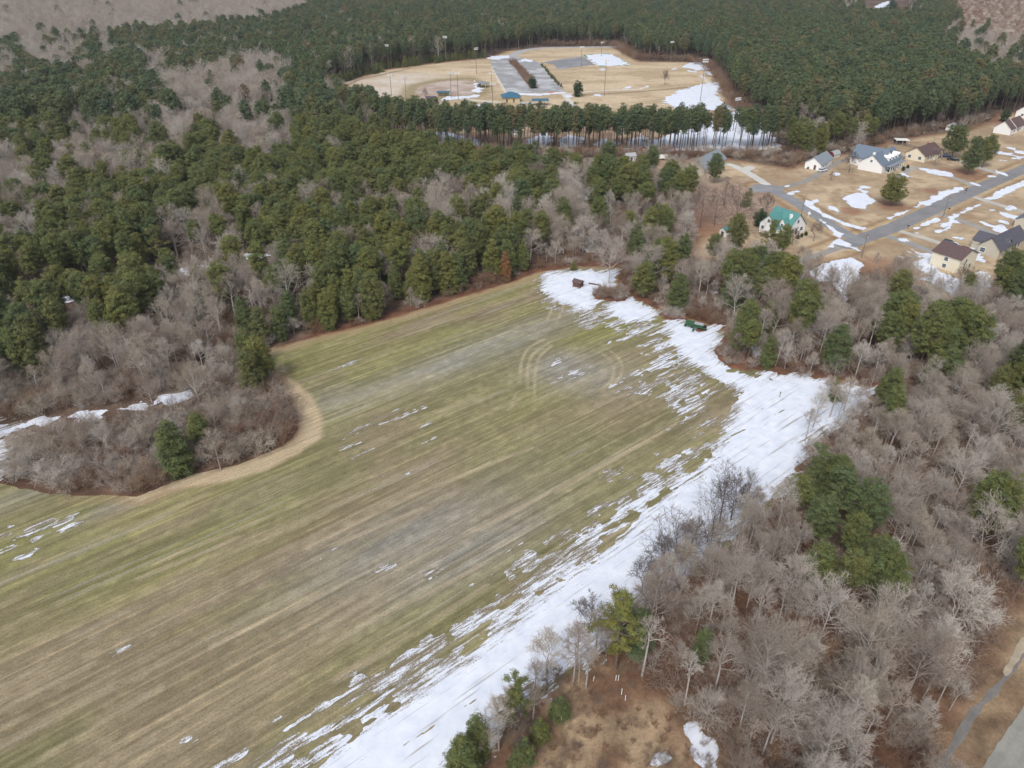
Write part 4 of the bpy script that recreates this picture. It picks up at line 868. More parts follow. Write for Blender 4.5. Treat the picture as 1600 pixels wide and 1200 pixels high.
# undergrowth everywhere in the bare woods
x, y = jitter(-330, 330, 30, 420, 2.5); m = frame_mask(x, y, 2, 60, 120); x, y = x[m], y[m]
m = free(x, y, .6) | (sdf(x, y, CLEAR['gap']) > 0) | (sdf(x, y, CLEAR['gap_right']) > 0); x, y = x[m], y[m]; u, v, d = proj(x, y, 0)

for l_, w_ in LINES.values(): m = dline(x, y + 3.5, l_) > 4.2; x, y, u, v, d = x[m], y[m], u[m], v[m], d[m]
dens = fbm(x / 9, y / 9, 77); right = (v > 430) & (u > 700) | (inpoly(u, v, [(0,480),(330,430),(480,600),(480,740),(0,790)])) | inpoly(u, v, [(700,300),(1200,300),(1200,420),(900,425)])
thk = inpoly(u, v, [(-100,600),(100,590),(300,590),(480,600),(500,700),(300,760),(-100,790)]); keep = rng.random(x.shape) < np.where(thk, 1.0, np.where(right, .35 + .65 * ss(.3, .55, dens), .22)); keep &= ~(inpoly(u, v, [(1015,262),(1195,262),(1195,418),(1070,418),(1060,330)]) & (rng.random(x.shape) < .9)); x, y = x[keep], y[keep]
thk = inpoly(*proj(x, y, 0)[:2], [(-100,600),(100,590),(300,590),(480,600),(500,700),(300,760),(-100,790)])
for i in range(len(x)): A_b.append((('greyshrub' if rng.random() < .7 else 'shrub'), x[i], y[i], 2.6 + 2.2 * rng.random()) if thk[i] else ('shrub' if rng.random() < .55 else 'greyshrub', x[i], y[i], 1.4 + 2.8 * rng.random() ** 1.3))
# scattered brush of the brown clearing and the clearcut
x, y = jitter(-40, 60, 30, 100, 1.5); m = sdf(x, y, CLEAR['brown_clearing']) > -.5; x, y = x[m], y[m]
for i in range(len(x)):
    if rng.random() < .8 * fbm(x[i] / 5, y[i] / 5, 21) + .12: A_b.append(('shrub', x[i], y[i], .6 + .9 * rng.random()))
x, y = jitter(500, 1300, 750, 1600, 11); m = sdf(x, y, CLEAR['clearcut']) > 0; x, y = x[m], y[m]
for i in range(len(x)): A_b.append(('shrub', x[i], y[i], 2 + 2.5 * rng.random()))

A_x, A_y, A_h = np.array(A_x), np.array(A_y), np.array(A_h)
u, v, d = proj(A_x, A_y, A_h * .6)
inview = (u > -10) & (u < 1610) & (v > -10) & (v < 1215)
size = np.where(inview, A_h / d, 0) + np.array([9.0 if l else 0 for l in A_lab])
PINES = {'wide', 'edge', 'mid', 'big', 'open', 'tall', 'far', 'young', 'cedar', 'rust'}
is_p = np.array([k in PINES for k in A_k])
single = np.zeros(len(A_x), bool)
for mask in (is_p, ~is_p):
    ids = np.where(mask & (size > 0))[0]; ids = ids[np.argsort(-size[ids])][:292]; single[ids] = True
print('trees', len(A_x), 'pines', is_p.sum(), 'brush', len(A_b))

def region(x, y):
    u, v, d = proj(x, y, 0)
    if v < 262 and 520 < u < 1230: return 'in the see-through row before the ball park'
    if v > 1000 and u < 1020: return 'on the rim of the brown clearing at the bottom'
    if u > 1040 and v > 900: return 'in the dense bare wood at the lower right'
    if u > 1040 and v > 640: return 'in the bare wood right of the snowy field edge'
    if u > 1040 and v > 425: return 'in the mixed wood between the snow and the houses'
    if u > 860 and v > 425: return 'on the strip of wood beside the snow'
    if u > 1015 and v <= 425: return 'near the houses and lawns'
    if u > 640 and v < 425: return 'in the pinkish open wood above the field'
    if u < 500 and v > 560: return 'in the thicket wrapped by the dirt track'
    if u < 330: return 'in the wood at the far left'
    return 'in the wood along the upper field edge'
LOOK = {'edge': ('full green pine', 'pine'), 'mid': ('round topped pine', 'pine'), 'big': ('broad crowned pine', 'pine'), 'open': ('open limbed pine', 'pine'), 'wide': ('wide pine', 'pine'), 'tall': ('tall bare stemmed pine', 'pine'),
 'far': ('dark plantation pine', 'pine'), 'young': ('young green pine', 'pine'), 'cedar': ('dark evergreen', 'evergreen'), 'rust': ('dead orange pine', 'pine'),
 'vase': ('wide spreading bare tree', 'bare tree'), 'round': ('rounded bare tree', 'bare tree'), 'upright': ('narrow upright bare tree', 'bare tree'), 'pole': ('slim bare sapling', 'bare tree'), 'farbare': ('pale bare tree', 'bare tree'), 'yardtree': ('dark bare yard tree', 'bare tree'), 'smallyard': ('small bare tree', 'bare tree'), 'greyshrub': ('grey thicket', 'shrub'), 'shrub': ('brown thicket', 'shrub')}
NAME = {'cedar': 'evergreen_tree', 'greyshrub': 'thicket', 'shrub': 'thicket', 'rust': 'dead_pine'}
LANDMARKS = [(None, 278, 400, 'round white crown left of three'), (None, 529, 378, 'solitary round whitish crown'), (None, 661, 430, 'fan shaped whitish bare crown'), (None, 791, 440, 'dead orange pine'), (None, 515, 514, 'bright green edge pine'), (None, 412, 540, 'pines at the upper field corner'),
 (None, 283, 742, 'bright pine of the left thicket'), (None, 56, 450, 'round grey crown at far left'), (None, 65, 545, 'wide grey crown at far left'), (None, 220, 440, 'snowy ditch line'), (None, 170, 640, 'lower snow line of the thicket'), (None, 440, 610, 'top of the dirt track bend'), (None, 470, 690, 'tip of the dirt track bend'), (None, 60, 770, 'left end of the dirt track'),
 (None, 676, 385, 'pale tree left of the middle wood'), (None, 905, 420, 'small brown hut'), (None, 951, 443, 'large bare tree by the hut'), (None, 1085, 507, 'green farm machine'), (None, 1146, 562, 'wispy pine over the snow'), (None, 1178, 447, 'large dark pine below the lane'), (None, 1300, 440, 'snow patch below the lane'), (None, 1487, 425, 'two-storey cream house'), (None, 1133, 368, 'tiny green roofed shed'),
 (None, 1305, 625, 'small pine at the snow corner'), (None, 1262, 800, 'ragged dark pine of the big clump'), (None, 1372, 960, 'lower tip of the big clump'), (None, 1470, 1000, 'broad tan crown by the ditch'), (None, 1105, 880, 'dark bare tree before the snow'), (None, 962, 1045, 'dark pine above the brown clearing'), (None, 1110, 1170, 'snow strip beside the brown clearing'), (None, 1500, 1140, 'grey ditch'), (None, 1590, 1000, 'sandy ditch bank'), (None, 1590, 860, 'green clump at the right frame edge'), (None, 1540, 520, 'pine clump below the cream house'), (None, 1395, 500, 'dark pines below the snowy yard'), (None, 1450, 700, 'middle of the right hand bare wood'), (None, 1300, 1100, 'bare wood at the bottom right'), (None, 930, 330, 'snow spots in the open wood'), (None, 380, 300, 'dense pines left of centre'), (None, 600, 300, 'dense pines above the field'), (None, 130, 330, 'grey stand at far left')]
LMXY = np.array([P(l[1], l[2]) for l in LANDMARKS]); PEND = []
ORD = ['nearest', 'second nearest', 'third nearest', 'fourth nearest', 'fifth nearest', 'sixth nearest', 'seventh nearest', 'eighth nearest', 'ninth nearest', 'tenth nearest', 'eleventh nearest', 'twelfth nearest']
def single_tree(kind, x, y, h, lab, cat):
    pk = pick(keys(kind)); p = PROTO[pk]; s = h / p.H; nm = NAME.get(kind, 'pine_tree' if kind in PINES else 'bare_tree')
    e = empty(nm, (x, y, 0), rng.random() * 6.283); sx = s * (.9 + .2 * rng.random())
    if kind == 'open' or kind == 'smallyard': sx = s
    e.scale = (sx, sx, s)
    a = link('trunk', p.trunk, e); b = link('crown', p.crown, e)
    if lab: tag(e, lab, cat)
    else:
        look, cat = LOOK[kind]; j = int(np.argmin((LMXY[:, 0] - x) ** 2 + (LMXY[:, 1] - y) ** 2)); PEND.append((e, cat, look, j, math.hypot(LMXY[j, 0] - x, LMXY[j, 1] - y), region(x, y)))
    return e
for i in np.where(single)[0]: single_tree(A_k[i], A_x[i], A_y[i], A_h[i], A_lab[i], A_cat[i])

from collections import defaultdict
_g = defaultdict(list)
for p_ in PEND: _g[(p_[2], p_[3])].append(p_)
for (look, j), L_ in _g.items():
    L_.sort(key=lambda q: q[4])
    for k_, (e, cat, _, _, dd_, rg) in enumerate(L_[:12]):
        if k_ < 12: tag(e, f'{look}, {ORD[k_]} to the {LANDMARKS[j][3]}', cat, f'{cat}s {rg}')
    _o = defaultdict(list)
    for q in L_[12:]:
        dx, dy = q[0].location.x - LMXY[j, 0], q[0].location.y - LMXY[j, 1]; _o['left of' if dx < -abs(dy) else 'right of' if dx > abs(dy) else 'beyond' if dy > 0 else 'before'].append(q)
    for wd_, qs in _o.items():
        for k_, (e, cat, _, _, dd_, rg) in enumerate(qs): tag(e, f'{look}, {ORD[min(k_, 11)].split()[0] if k_ else "first"} outlying one {wd_} the {LANDMARKS[j][3]}', cat, f'{cat}s {rg}')
# the rest of each wood as one mass: geometry nodes put tree meshes on points
HIDE = {}
def join_proto(k):
    """one mesh of trunk and crown, for the masses"""
    p = PROTO[k]
    if k in HIDE: return HIDE[k]
    def arr(me):
        V = np.empty(len(me.vertices) * 3, np.float32); me.vertices.foreach_get('co', V); L = np.empty(len(me.loops), np.int32); me.loops.foreach_get('vertex_index', L)
        c = None
        if me.color_attributes: c = np.empty(len(me.vertices) * 4, np.float32); me.color_attributes[0].data.foreach_get('color', c); c = c.reshape(-1, 4)[:, :3]
        n = len(me.loops) // len(me.polygons); return V.reshape(-1, 3), L.reshape(-1, n), c
    V1, T1, c1 = arr(p.crown); V2, T2, c2 = arr(p.trunk)
    if T1.shape[1] == 4: T1 = quads2tris(T1)
    T2 = quads2tris(T2)
    c = None if c1 is None else np.concatenate([c1, np.ones((len(V2), 3))])
    me = np_mesh(k + '_tree', np.concatenate([V1, V2]), np.concatenate([T1, T2 + len(V1)]), [p.crown.materials[0], p.trunk.materials[0]], c, np.concatenate([np.zeros(len(T1)), np.ones(len(T2))]))
    HIDE[k] = bpy.data.objects.new(k + '_tree', me); return HIDE[k]
def mass(name, items, label, cat=None):
    """items: (kind, x, y, h)"""
    if not items: return
    ks = sorted({k for kk in {i[0] for i in items} for k in keys(kk)}); kidx = {k: i for i, k in enumerate(ks)}
    P3 = np.zeros((len(items), 3)); idx = np.zeros(len(items), np.int32); sc_ = np.zeros((len(items), 3)); rot = np.zeros((len(items), 3))
    for i, (k, x, y, h) in enumerate(items):
        q = pick(keys(k)); idx[i] = kidx[q]; s = h / PROTO[q].H; P3[i] = (x, y, 0); w_ = .80 + .42 * rng.random(); w2_ = w_ * (.85 + .3 * rng.random()); sc_[i] = (s * w_, s * w2_, s); rot[i] = (rng.normal() * .03, rng.normal() * .03, rng.random() * 6.283)
    me = bpy.data.meshes.new(name); me.vertices.add(len(P3)); me.vertices.foreach_set('co', P3.ravel().astype(np.float32))
    a = me.attributes.new('idx', 'INT', 'POINT'); a.data.foreach_set('value', idx)
    a = me.attributes.new('scl', 'FLOAT_VECTOR', 'POINT'); a.data.foreach_set('vector', sc_.ravel().astype(np.float32))
    a = me.attributes.new('rot', 'FLOAT_VECTOR', 'POINT'); a.data.foreach_set('vector', rot.ravel().astype(np.float32))
    o = link(name, me); o['kind'] = 'stuff'; o['label'] = label
    ng = bpy.data.node_groups.new(name, 'GeometryNodeTree'); ng.interface.new_socket('Geometry', in_out='INPUT', socket_type='NodeSocketGeometry'); ng.interface.new_socket('Geometry', in_out='OUTPUT', socket_type='NodeSocketGeometry')
    gi = ng.nodes.new('NodeGroupInput'); go = ng.nodes.new('NodeGroupOutput'); jn = ng.nodes.new('GeometryNodeGeometryToInstance')
    for k in reversed(ks):
        oi = ng.nodes.new('GeometryNodeObjectInfo'); oi.inputs['Object'].default_value = join_proto(k); oi.inputs['As Instance'].default_value = False
        g2 = ng.nodes.new('GeometryNodeGeometryToInstance'); ng.links.new(oi.outputs['Geometry'], g2.inputs[0])
        if k == ks[-1]: jn = ng.nodes.new('GeometryNodeJoinGeometry')
        ng.links.new(g2.outputs[0], jn.inputs[0])
    ip = ng.nodes.new('GeometryNodeInstanceOnPoints'); ip.inputs['Pick Instance'].default_value = True
    def na(nm, t): n = ng.nodes.new('GeometryNodeInputNamedAttribute'); n.data_type = t; n.inputs['Name'].default_value = nm; return n.outputs[0]
    mp = ng.nodes.new('GeometryNodeMeshToPoints'); ng.links.new(gi.outputs[0], mp.inputs[0])
    ng.links.new(mp.outputs[0], ip.inputs['Points']); ng.links.new(jn.outputs[0], ip.inputs['Instance']); ng.links.new(na('idx', 'INT'), ip.inputs['Instance Index'])
    ng.links.new(na('scl', 'FLOAT_VECTOR'), ip.inputs['Scale']); ng.links.new(na('rot', 'FLOAT_VECTOR'), ip.inputs['Rotation'])
    ng.links.new(ip.outputs[0], go.inputs[0])
    md = o.modifiers.new('scatter', 'NODES'); md.node_group = ng
    return o
rest = np.where(~single)[0]
mass('pine_forest', [(A_k[i], A_x[i], A_y[i], A_h[i]) for i in rest if is_p[i]], 'dark green pine woods reaching into the distance')
mass('bare_woods', [(A_k[i], A_x[i], A_y[i], A_h[i]) for i in rest if not is_p[i]], 'grey leafless woods reaching into the distance')
mass('undergrowth', [b for b in A_b if b[0] != 'young'], 'brown and grey leafless undergrowth on the wood floor')
mass('young_evergreens', [b for b in A_b if b[0] == 'young'], 'low dark young evergreens along the ball park edge')
# ------------------------------------------------------------------ air
m_, t_, b_ = new_mat('pale winter haze'); t_.nodes.remove(b_)
pv = N(t_, 'ShaderNodeVolumePrincipled'); pv.inputs['Color'].default_value = (.86, .90, .97, 1); pv.inputs['Density'].default_value = .00010; pv.inputs['Anisotropy'].default_value = .2
t_.links.new(pv.outputs[0], t_.nodes['Material Output'].inputs['Volume'])
hz = np.array([[x, y, z] for x in (-2400, 2400) for y in (-300, 2700) for z in (-1.0, 97.5)], float)
ho = link('haze', np_mesh('haze', hz, np.array([[0, 1, 3, 2], [4, 6, 7, 5], [0, 4, 5, 1], [2, 3, 7, 6], [0, 2, 6, 4], [1, 5, 7, 3]]), m_)); ho['kind'] = 'stuff'; ho['label'] = 'thin pale winter haze over the land'

# ================================================================== BUILDINGS AND SMALL THINGS
W_ = {'white': plain('white siding', (.80, .80, .80), .6, .04), 'cream': plain('cream siding', (.72, .66, .52), .7, .05), 'beige': plain('beige siding', (.50, .47, .39), .7, .06), 'tanblock': plain('tan block', (.55, .46, .30), .8, .06),
      'trim': plain('white trim', (.82, .82, .80), .5, .03), 'green_roof': plain('green metal roof', (.095, .26, .25), .45, .08, 1), 'slate': plain('blue grey shingles', (.15, .19, .245), .8, .14, 2), 'grey_roof': plain('grey shingles', (.235, .27, .31), .8, .12, 2),
      'brown_roof': plain('brown shingles', (.125, .085, .085), .85, .16, 2), 'dark_roof': plain('charcoal shingles', (.10, .10, .125), .85, .15, 2), 'blue_roof': plain('blue metal roof', (.05, .145, .22), .5, .08, 1),
      'glass': plain('window glass', (.09, .11, .14), .15, .1), 'brick': plain('red brick', (.26, .10, .07), .85, .15, 4), 'door': plain('dark door', (.10, .07, .06), .6), 'metal': plain('galvanised metal', (.50, .52, .53), .4, .06, 2, 0, .3),
      'pole': plain('weathered pole', (.19, .175, .15), .8), 'lamp': plain('lamp housing', (.75, .77, .78), .4, .03), 'rust': plain('rusty brown boards', (.12, .055, .045), .85, .25, 4), 'machine': plain('green machine paint', (.045, .12, .065), .7, .35, 5), 'tyre': plain('tyre rubber', (.02, .02, .02), .9),
      'black': plain('black car paint', (.018, .022, .03), .25, .05), 'blue': plain('dark blue car paint', (.02, .045, .10), .25, .05), 'maroon': plain('maroon car paint', (.13, .02, .03), .25, .05), 'silver': plain('white car paint', (.70, .72, .74), .25, .03), 'wood': plain('grey fence wood', (.25, .20, .16), .9, .2, 5),
      'darkred': plain('dark red boards', (.16, .03, .03), .8, .15, 4), 'concrete': plain('concrete', (.50, .49, .46), .9, .1, 3), 'mesh': plain('grey netting', (.30, .33, .35), .8)}
BOXF = [(0, 3, 2, 1), (4, 5, 6, 7), (0, 1, 5, 4), (1, 2, 6, 5), (2, 3, 7, 6), (3, 0, 4, 7)]
class MB:
    def __init__(s): s.v = []; s.f = []
    def add(s, V, Fs): b = len(s.v); s.v += [tuple(p) for p in V]; s.f += [tuple(b + i for i in f) for f in Fs]; return s
    def box(s, x0, x1, y0, y1, z0, z1, rz=0, c=(0, 0), tap=0):
        V = [(x0, y0, z0), (x1, y0, z0), (x1, y1, z0), (x0, y1, z0), (x0 + tap, y0 + tap, z1), (x1 - tap, y0 + tap, z1), (x1 - tap, y1 - tap, z1), (x0 + tap, y1 - tap, z1)]
        if rz: cs, sn = math.cos(rz), math.sin(rz); V = [(c[0] + (x - c[0]) * cs - (y - c[1]) * sn, c[1] + (x - c[0]) * sn + (y - c[1]) * cs, z) for x, y, z in V]
        return s.add(V, BOXF)
    def cyl(s, a, b, r0, r1=None, n=8):
        r1 = r0 if r1 is None else r1; A = Vector(a); B = Vector(b); d = (B - A).normalized(); u = d.orthogonal().normalized(); w2 = d.cross(u); V = []
        for cpt, r in ((A, r0), (B, r1)): V += [cpt + (u * math.cos(2 * math.pi * k / n) + w2 * math.sin(2 * math.pi * k / n)) * r for k in range(n)]
        return s.add(V, [(k, (k + 1) % n, n + (k + 1) % n, n + k) for k in range(n)] + [tuple(reversed(range(n))), tuple(range(n, 2 * n))])
    def build(s, name, mat, parent=None, bevel=0, loc=None):
        me = bpy.data.meshes.new(name); me.from_pydata(s.v, [], s.f); me.materials.append(mat); me.update()
        o = link(name, me, parent, loc)
        if bevel: b = o.modifiers.new('bevel', 'BEVEL'); b.width = bevel; b.segments = 2
        return o
def gable(root, ox, oy, rz, L, W, H, rise, wm, rm, hip=0.0, over=.45, z0=-.3):
    """walls and roof of one volume; ridge along its x axis"""
    cs, sn = math.cos(rz), math.sin(rz)
    def T(V): return [(ox + x * cs - y * sn, oy + x * sn + y * cs, z) for x, y, z in V]
    l, w = L / 2, W / 2; wall = MB()
    if hip: wall.add(T([(-l, -w, z0), (l, -w, z0), (l, w, z0), (-l, w, z0), (-l, -w, H), (l, -w, H), (l, w, H), (-l, w, H)]), BOXF)
    else: wall.add(T([(-l, -w, z0), (l, -w, z0), (l, w, z0), (-l, w, z0), (-l, -w, H), (l, -w, H), (l, w, H), (-l, w, H), (-l, 0, H + rise), (l, 0, H + rise)]), [(0, 3, 2, 1), (0, 1, 5, 4), (2, 3, 7, 6), (1, 2, 6, 9, 5), (3, 0, 4, 8, 7), (4, 5, 9, 8), (6, 7, 8, 9)])
    wo_ = wall.build('wall', W_[wm], root)
    k = rise / w; e = over; zz = H - k * e + .06; th = .16; lo, wo2 = l + e, w + e; hp = hip
    V = [(-lo, -wo2, zz), (lo, -wo2, zz), (lo, wo2, zz), (-lo, wo2, zz), (-lo + hp, 0, H + rise + .06), (lo - hp, 0, H + rise + .06)]; V += [(x, y, z + th) for x, y, z in V]
    Fs = [(6, 7, 11, 10), (8, 9, 10, 11), (0, 4, 5, 1), (2, 5, 4, 3), (0, 1, 7, 6), (2, 3, 9, 8)]
    Fs += [(7, 8, 11), (9, 6, 10), (1, 2, 5), (3, 0, 4), (1, 2, 8, 7), (3, 0, 6, 9)] if hip else [(0, 6, 10, 4), (4, 10, 9, 3), (1, 5, 11, 7), (5, 2, 8, 11)]
    ro = MB().add(T(V), Fs).build('roof', W_[rm], root)
    return (ox, oy, rz, L, W, H, rise), wo_, ro
def opening(root, vol, side, pos, z, w_, h_, kind='window'):
    ox, oy, rz, L, W, H, rise = vol; a = {'f': -math.pi / 2, 'b': math.pi / 2, 'l': math.pi, 'r': 0}[side]; off = W / 2 if side in 'fb' else L / 2
    fx, fy = math.cos(a) * off, math.sin(a) * off; tx, ty = -math.sin(a), math.cos(a); lx, ly = fx + tx * pos, fy + ty * pos
    cs, sn = math.cos(rz), math.sin(rz); X, Y = ox + lx * cs - ly * sn, oy + lx * sn + ly * cs; ang = a + rz
    def panel(hw, z0, z1, d0, d1): return MB().box(X + d0, X + d1, Y - hw, Y + hw, z0, z1, ang, (X, Y))
    if kind == 'window':
        fr = panel(w_ / 2 + .14, z - .14, z + h_ + .14, .0, .06).build('window', W_['trim'], root); panel(w_ / 2, z, z + h_ / 2 - .03, .062, .09).build('pane', W_['glass'], fr); panel(w_ / 2, z + h_ / 2 + .03, z + h_, .062, .09).build('pane', W_['glass'], fr)
    elif kind == 'garage': fr = panel(w_ / 2, z, z + h_, .0, .07).build('garage_door', W_['trim'], root)
    else:
        fr = panel(w_ / 2, z, z + h_, .0, .08).build('door', W_['door'], root); panel(.05, z + 1, z + 1.1, .082, .13).build('handle', W_['metal'], fr)
def from_corners(a, b, c):
    A, B, C = (np.array(P(*q)) for q in (a, b, c)); return (A + C) / 2, math.atan2(C[1] - B[1], C[0] - B[0]), np.linalg.norm(C - B), np.linalg.norm(B - A)
def house(name, label, ctr, cat='house'): return tag(empty(name, (ctr[0], ctr[1], .06)), label, cat, 'houses and sheds of the village edge')
D = math.radians
# green roofed white house
g0 = np.array(P(1243, 366)); az = D(-57); dv = np.array([math.cos(az), math.sin(az)]); ctr = g0 - dv * 5.2
h = house('house', 'white house with steep green metal roof at the street corner', ctr)
v1, _, rf = gable(h, 0, 0, az, 10.5, 9.6, 3.0, 4.6, 'white', 'green_roof')
for p_, z_ in ((-2.6, 1), (2.6, 1)): opening(h, v1, 'r', p_, z_, 1.4, 1.3)
opening(h, v1, 'r', 0, 4.2, 1.0, 1.2); 
v2, _, _ = gable(h, *(-dv * 1.5 + np.array([math.cos(az - D(90)), math.sin(az - D(90))]) * 4.2), az + D(90), 7.6, 7.4, 3.0, 3.8, 'white', 'green_roof')
for p_, z_ in ((-2.2, 1), (2.0, 1), (0, 4)): opening(h, v2, 'l', p_, z_, 1.1, 1.2)
v3, _, _ = gable(h, *(dv * 2.6 + np.array([math.cos(az - D(90)), math.sin(az - D(90))]) * 3.9), az + D(90), 3.2, 2.6, 4.4, 1.6, 'white', 'green_roof', over=.2); opening(h, v3, 'l', 0, 3.2, .9, 1); opening(h, v3, 'l', 0, .1, 1.0, 2.1, 'door')
MB().box(-.5, .5, -.5, .5, 2, 7.2).build('chimney', W_['trim'], rf, loc=(dv[0] * 3.2 - 1.6, dv[1] * 3.2 - .8, 0))
pl_ = P(1203, 366); dk = MB().box(-3.4, 3.4, -2.4, 2.4, .5, .75, D(30)).build('deck', W_['wood'], h, loc=(pl_[0] - ctr[0], pl_[1] - ctr[1], 0))
for r_ in (-2.35, 2.35):
    MB().box(-3.4, 3.4, r_ - .05, r_ + .05, .76, 1.7, D(30)).build('railing', W_['trim'], dk)
opening(h, v1, 'r', -.2, .05, 1.0, 2.1, 'door')
for k_, (a_, b_) in enumerate(((1246, 373), (1252, 371), (1259, 368))):
    x_, y_ = P(a_, b_); single_tree('cedar', x_, y_, 1.6, ('leftmost', 'middle', 'rightmost')[k_] + ' of three dark rounded shrubs before the green roofed house', 'shrub')
# tiny shed
h = house('garden_shed', 'tiny white shed with green roof on the brown lawn', P(1133, 368), 'shed'); v1, _, _ = gable(h, 0, 0, D(35), 3.4, 3.0, 2.2, 1.0, 'white', 'green_roof', over=.25); opening(h, v1, 'l', 0, .1, 1.2, 1.7, 'door'); opening(h, v1, 'f', .3, 1, .7, .7)
# white outbuilding
c_, a_, L_, Wd = from_corners((1259, 262), (1279, 268), (1297, 257.5)); h = house('garage_building', 'white outbuilding with light grey roof by the gravel drive', c_, 'garage'); v1, _, _ = gable(h, 0, 0, a_, L_, Wd, 2.9, 2.6, 'white', 'grey_roof')
opening(h, v1, 'f', -4, 1, 1.0, 1.0); opening(h, v1, 'f', -1, 1, 1, 1); opening(h, v1, 'f', 3, .05, 2.8, 2.3, 'garage'); opening(h, v1, 'l', 1, .05, 1, 2.1, 'door')
# barrel shed
h = house('barrel_shed', 'small barrel roofed shed with dark red end beside the white outbuilding', P(1302, 245), 'shed'); a_ = D(38); m = MB(); n = 10; V = []
for xx in (-3, 3): V += [(xx, 2.0 * math.cos(math.pi * k / n), 1.0 + 2.0 * math.sin(math.pi * k / n)) for k in range(n + 1)]
rot = lambda V: [(x * math.cos(a_) - y * math.sin(a_), x * math.sin(a_) + y * math.cos(a_), z) for x, y, z in V]
m.add(rot(V + [(x * .999, y * .93, 1 + (z - 1) * .93) for x, y, z in V]), [f for k in range(n) for f in ((k, k + 1, n + 2 + k, n + 1 + k), (2 * n + 2 + k, 3 * n + 3 + k, 3 * n + 4 + k, 2 * n + 3 + k))]).build('roof', W_['metal'], h)
MB().add(rot([(-2.8, -1.8, -.2), (2.8, -1.8, -.2), (2.8, 1.8, -.2), (-2.8, 1.8, -.2), (-2.8, -1.8, 1.3), (2.8, -1.8, 1.3), (2.8, 1.8, 1.3), (-2.8, 1.8, 1.3)]), BOXF).build('wall', W_['white'], h)
V = rot([(-2.9, 1.85 * math.cos(math.pi * k / n), 1.0 + 1.85 * math.sin(math.pi * k / n)) for k in range(n + 1)] + [(-2.9, -1.85, -.2), (-2.9, 1.85, -.2)]); MB().add(V, [tuple(range(n + 3))]).build('end_wall', W_['darkred'], h)
# large dormered house
c_, a_, L_, Wd = from_corners((1342.7, 263), (1373, 272.5), (1403.5, 258)); h = house('house', 'large white house with blue grey roof and a row of dormers', c_)
v1, _, rf = gable(h, 0, 0, a_, L_, Wd, 3.4, 4.0, 'white', 'slate')
fx = np.array([math.cos(a_), math.sin(a_)]); fy = np.array([-math.sin(a_), math.cos(a_)])
for k_ in range(4):
    q = fx * (-L_ * .12 + k_ * 3.4) - fy * (Wd / 2 - 2.1); dm = empty('dormer', (0, 0, 0)); dm.parent = h
    w1 = MB().box(-.9, .9, -1.5, 1.5, 3.6, 5.6, a_).build('dormer_wall', W_['trim'], dm, loc=(q[0], q[1], 0))
    V = [(-1.15, -1.8, 5.5), (1.15, -1.8, 5.5), (1.15, 1.5, 5.5), (-1.15, 1.5, 5.5), (0, -1.8, 6.5), (0, 1.5, 6.5)]; V = [(x * math.cos(a_) - y * math.sin(a_), x * math.sin(a_) + y * math.cos(a_), z) for x, y, z in V]
    MB().add(V, [(0, 3, 2, 1), (0, 4, 5, 3), (1, 2, 5, 4), (0, 1, 4), (3, 5, 2)]).build('dormer_roof', W_['trim'], dm, loc=(q[0], q[1], 0))
    w2 = MB().box(-.45, .45, -1.58, -1.5, 4.3, 5.4, a_).build('pane', W_['glass'], dm, loc=(q[0], q[1], 0))
q = fy * (Wd * .42) + fx * L_ * .02; v2, _, _ = gable(h, q[0], q[1], a_ + D(90), 15, 11, 3.6, 4.6, 'white', 'slate')
q = -fx * (L_ / 2 - 1.2) ; MB().box(-.55, .55, -.5, .5, 3, 8.4, a_).build('chimney', W_['trim'], rf, loc=(q[0], q[1], 0))
for p_ in (-7, -3.5, 3.5, 7): opening(h, v1, 'f', p_, .9, 1.2, 1.4)
opening(h, v1, 'f', 0, .1, 1.2, 2.2, 'door'); opening(h, v1, 'l', 0, 4.2, 1.0, 1.0)
pr = MB(); q0 = -fy * (Wd / 2 + 1.3); pr.box(-L_ * .36, L_ * .36, -1.2, 1.2, 0, .4, a_); pr.build('porch_floor', W_['concrete'], h, loc=(q0[0], q0[1], 0))
MB().box(-L_ * .38, L_ * .38, -1.4, 1.2, 2.75, 2.95, a_).build('porch_roof', W_['grey_roof'], h, loc=(q0[0], q0[1], 0))
for k_ in range(7):
    q = q0 - fy * 1.1 + fx * (-L_ * .35 + k_ * L_ * .7 / 6); MB().cyl((q[0], q[1], .4), (q[0], q[1], 2.75), .14, n=8).build('column', W_['trim'], h)
# cream house with brown roof
c_, a_, L_, Wd = from_corners((1417.5, 247), (1438.5, 255), (1464, 246)); h = house('house', 'cream single-storey house with brown roof behind the dormered house', c_); v1, _, rf = gable(h, 0, 0, a_, L_, Wd, 3.0, 3.2, 'cream', 'brown_roof')
for p_ in (-2.6, 2.4): opening(h, v1, 'l', p_, .9, 1.4, 1.4)
for p_ in (-5, -2, 4.5): opening(h, v1, 'f', p_, .9, 1.3, 1.4)
opening(h, v1, 'f', 1, .1, 1.1, 2.1, 'door'); fx = np.array([math.cos(a_), math.sin(a_)]); fy = np.array([-math.sin(a_), math.cos(a_)]); q = fx * 3 - fy * (Wd / 2); v2, _, _ = gable(h, q[0], q[1], a_ + D(90), 4, 5, 2.9, 2.2, 'cream', 'brown_roof', over=.3); opening(h, v2, 'l', 0, .9, 1.4, 1.3)
MB().box(-.4, .4, -.4, .4, 5, 7.0, a_).build('chimney', W_['brick'], rf, loc=(fx[0] * 2, fx[1] * 2, 0))
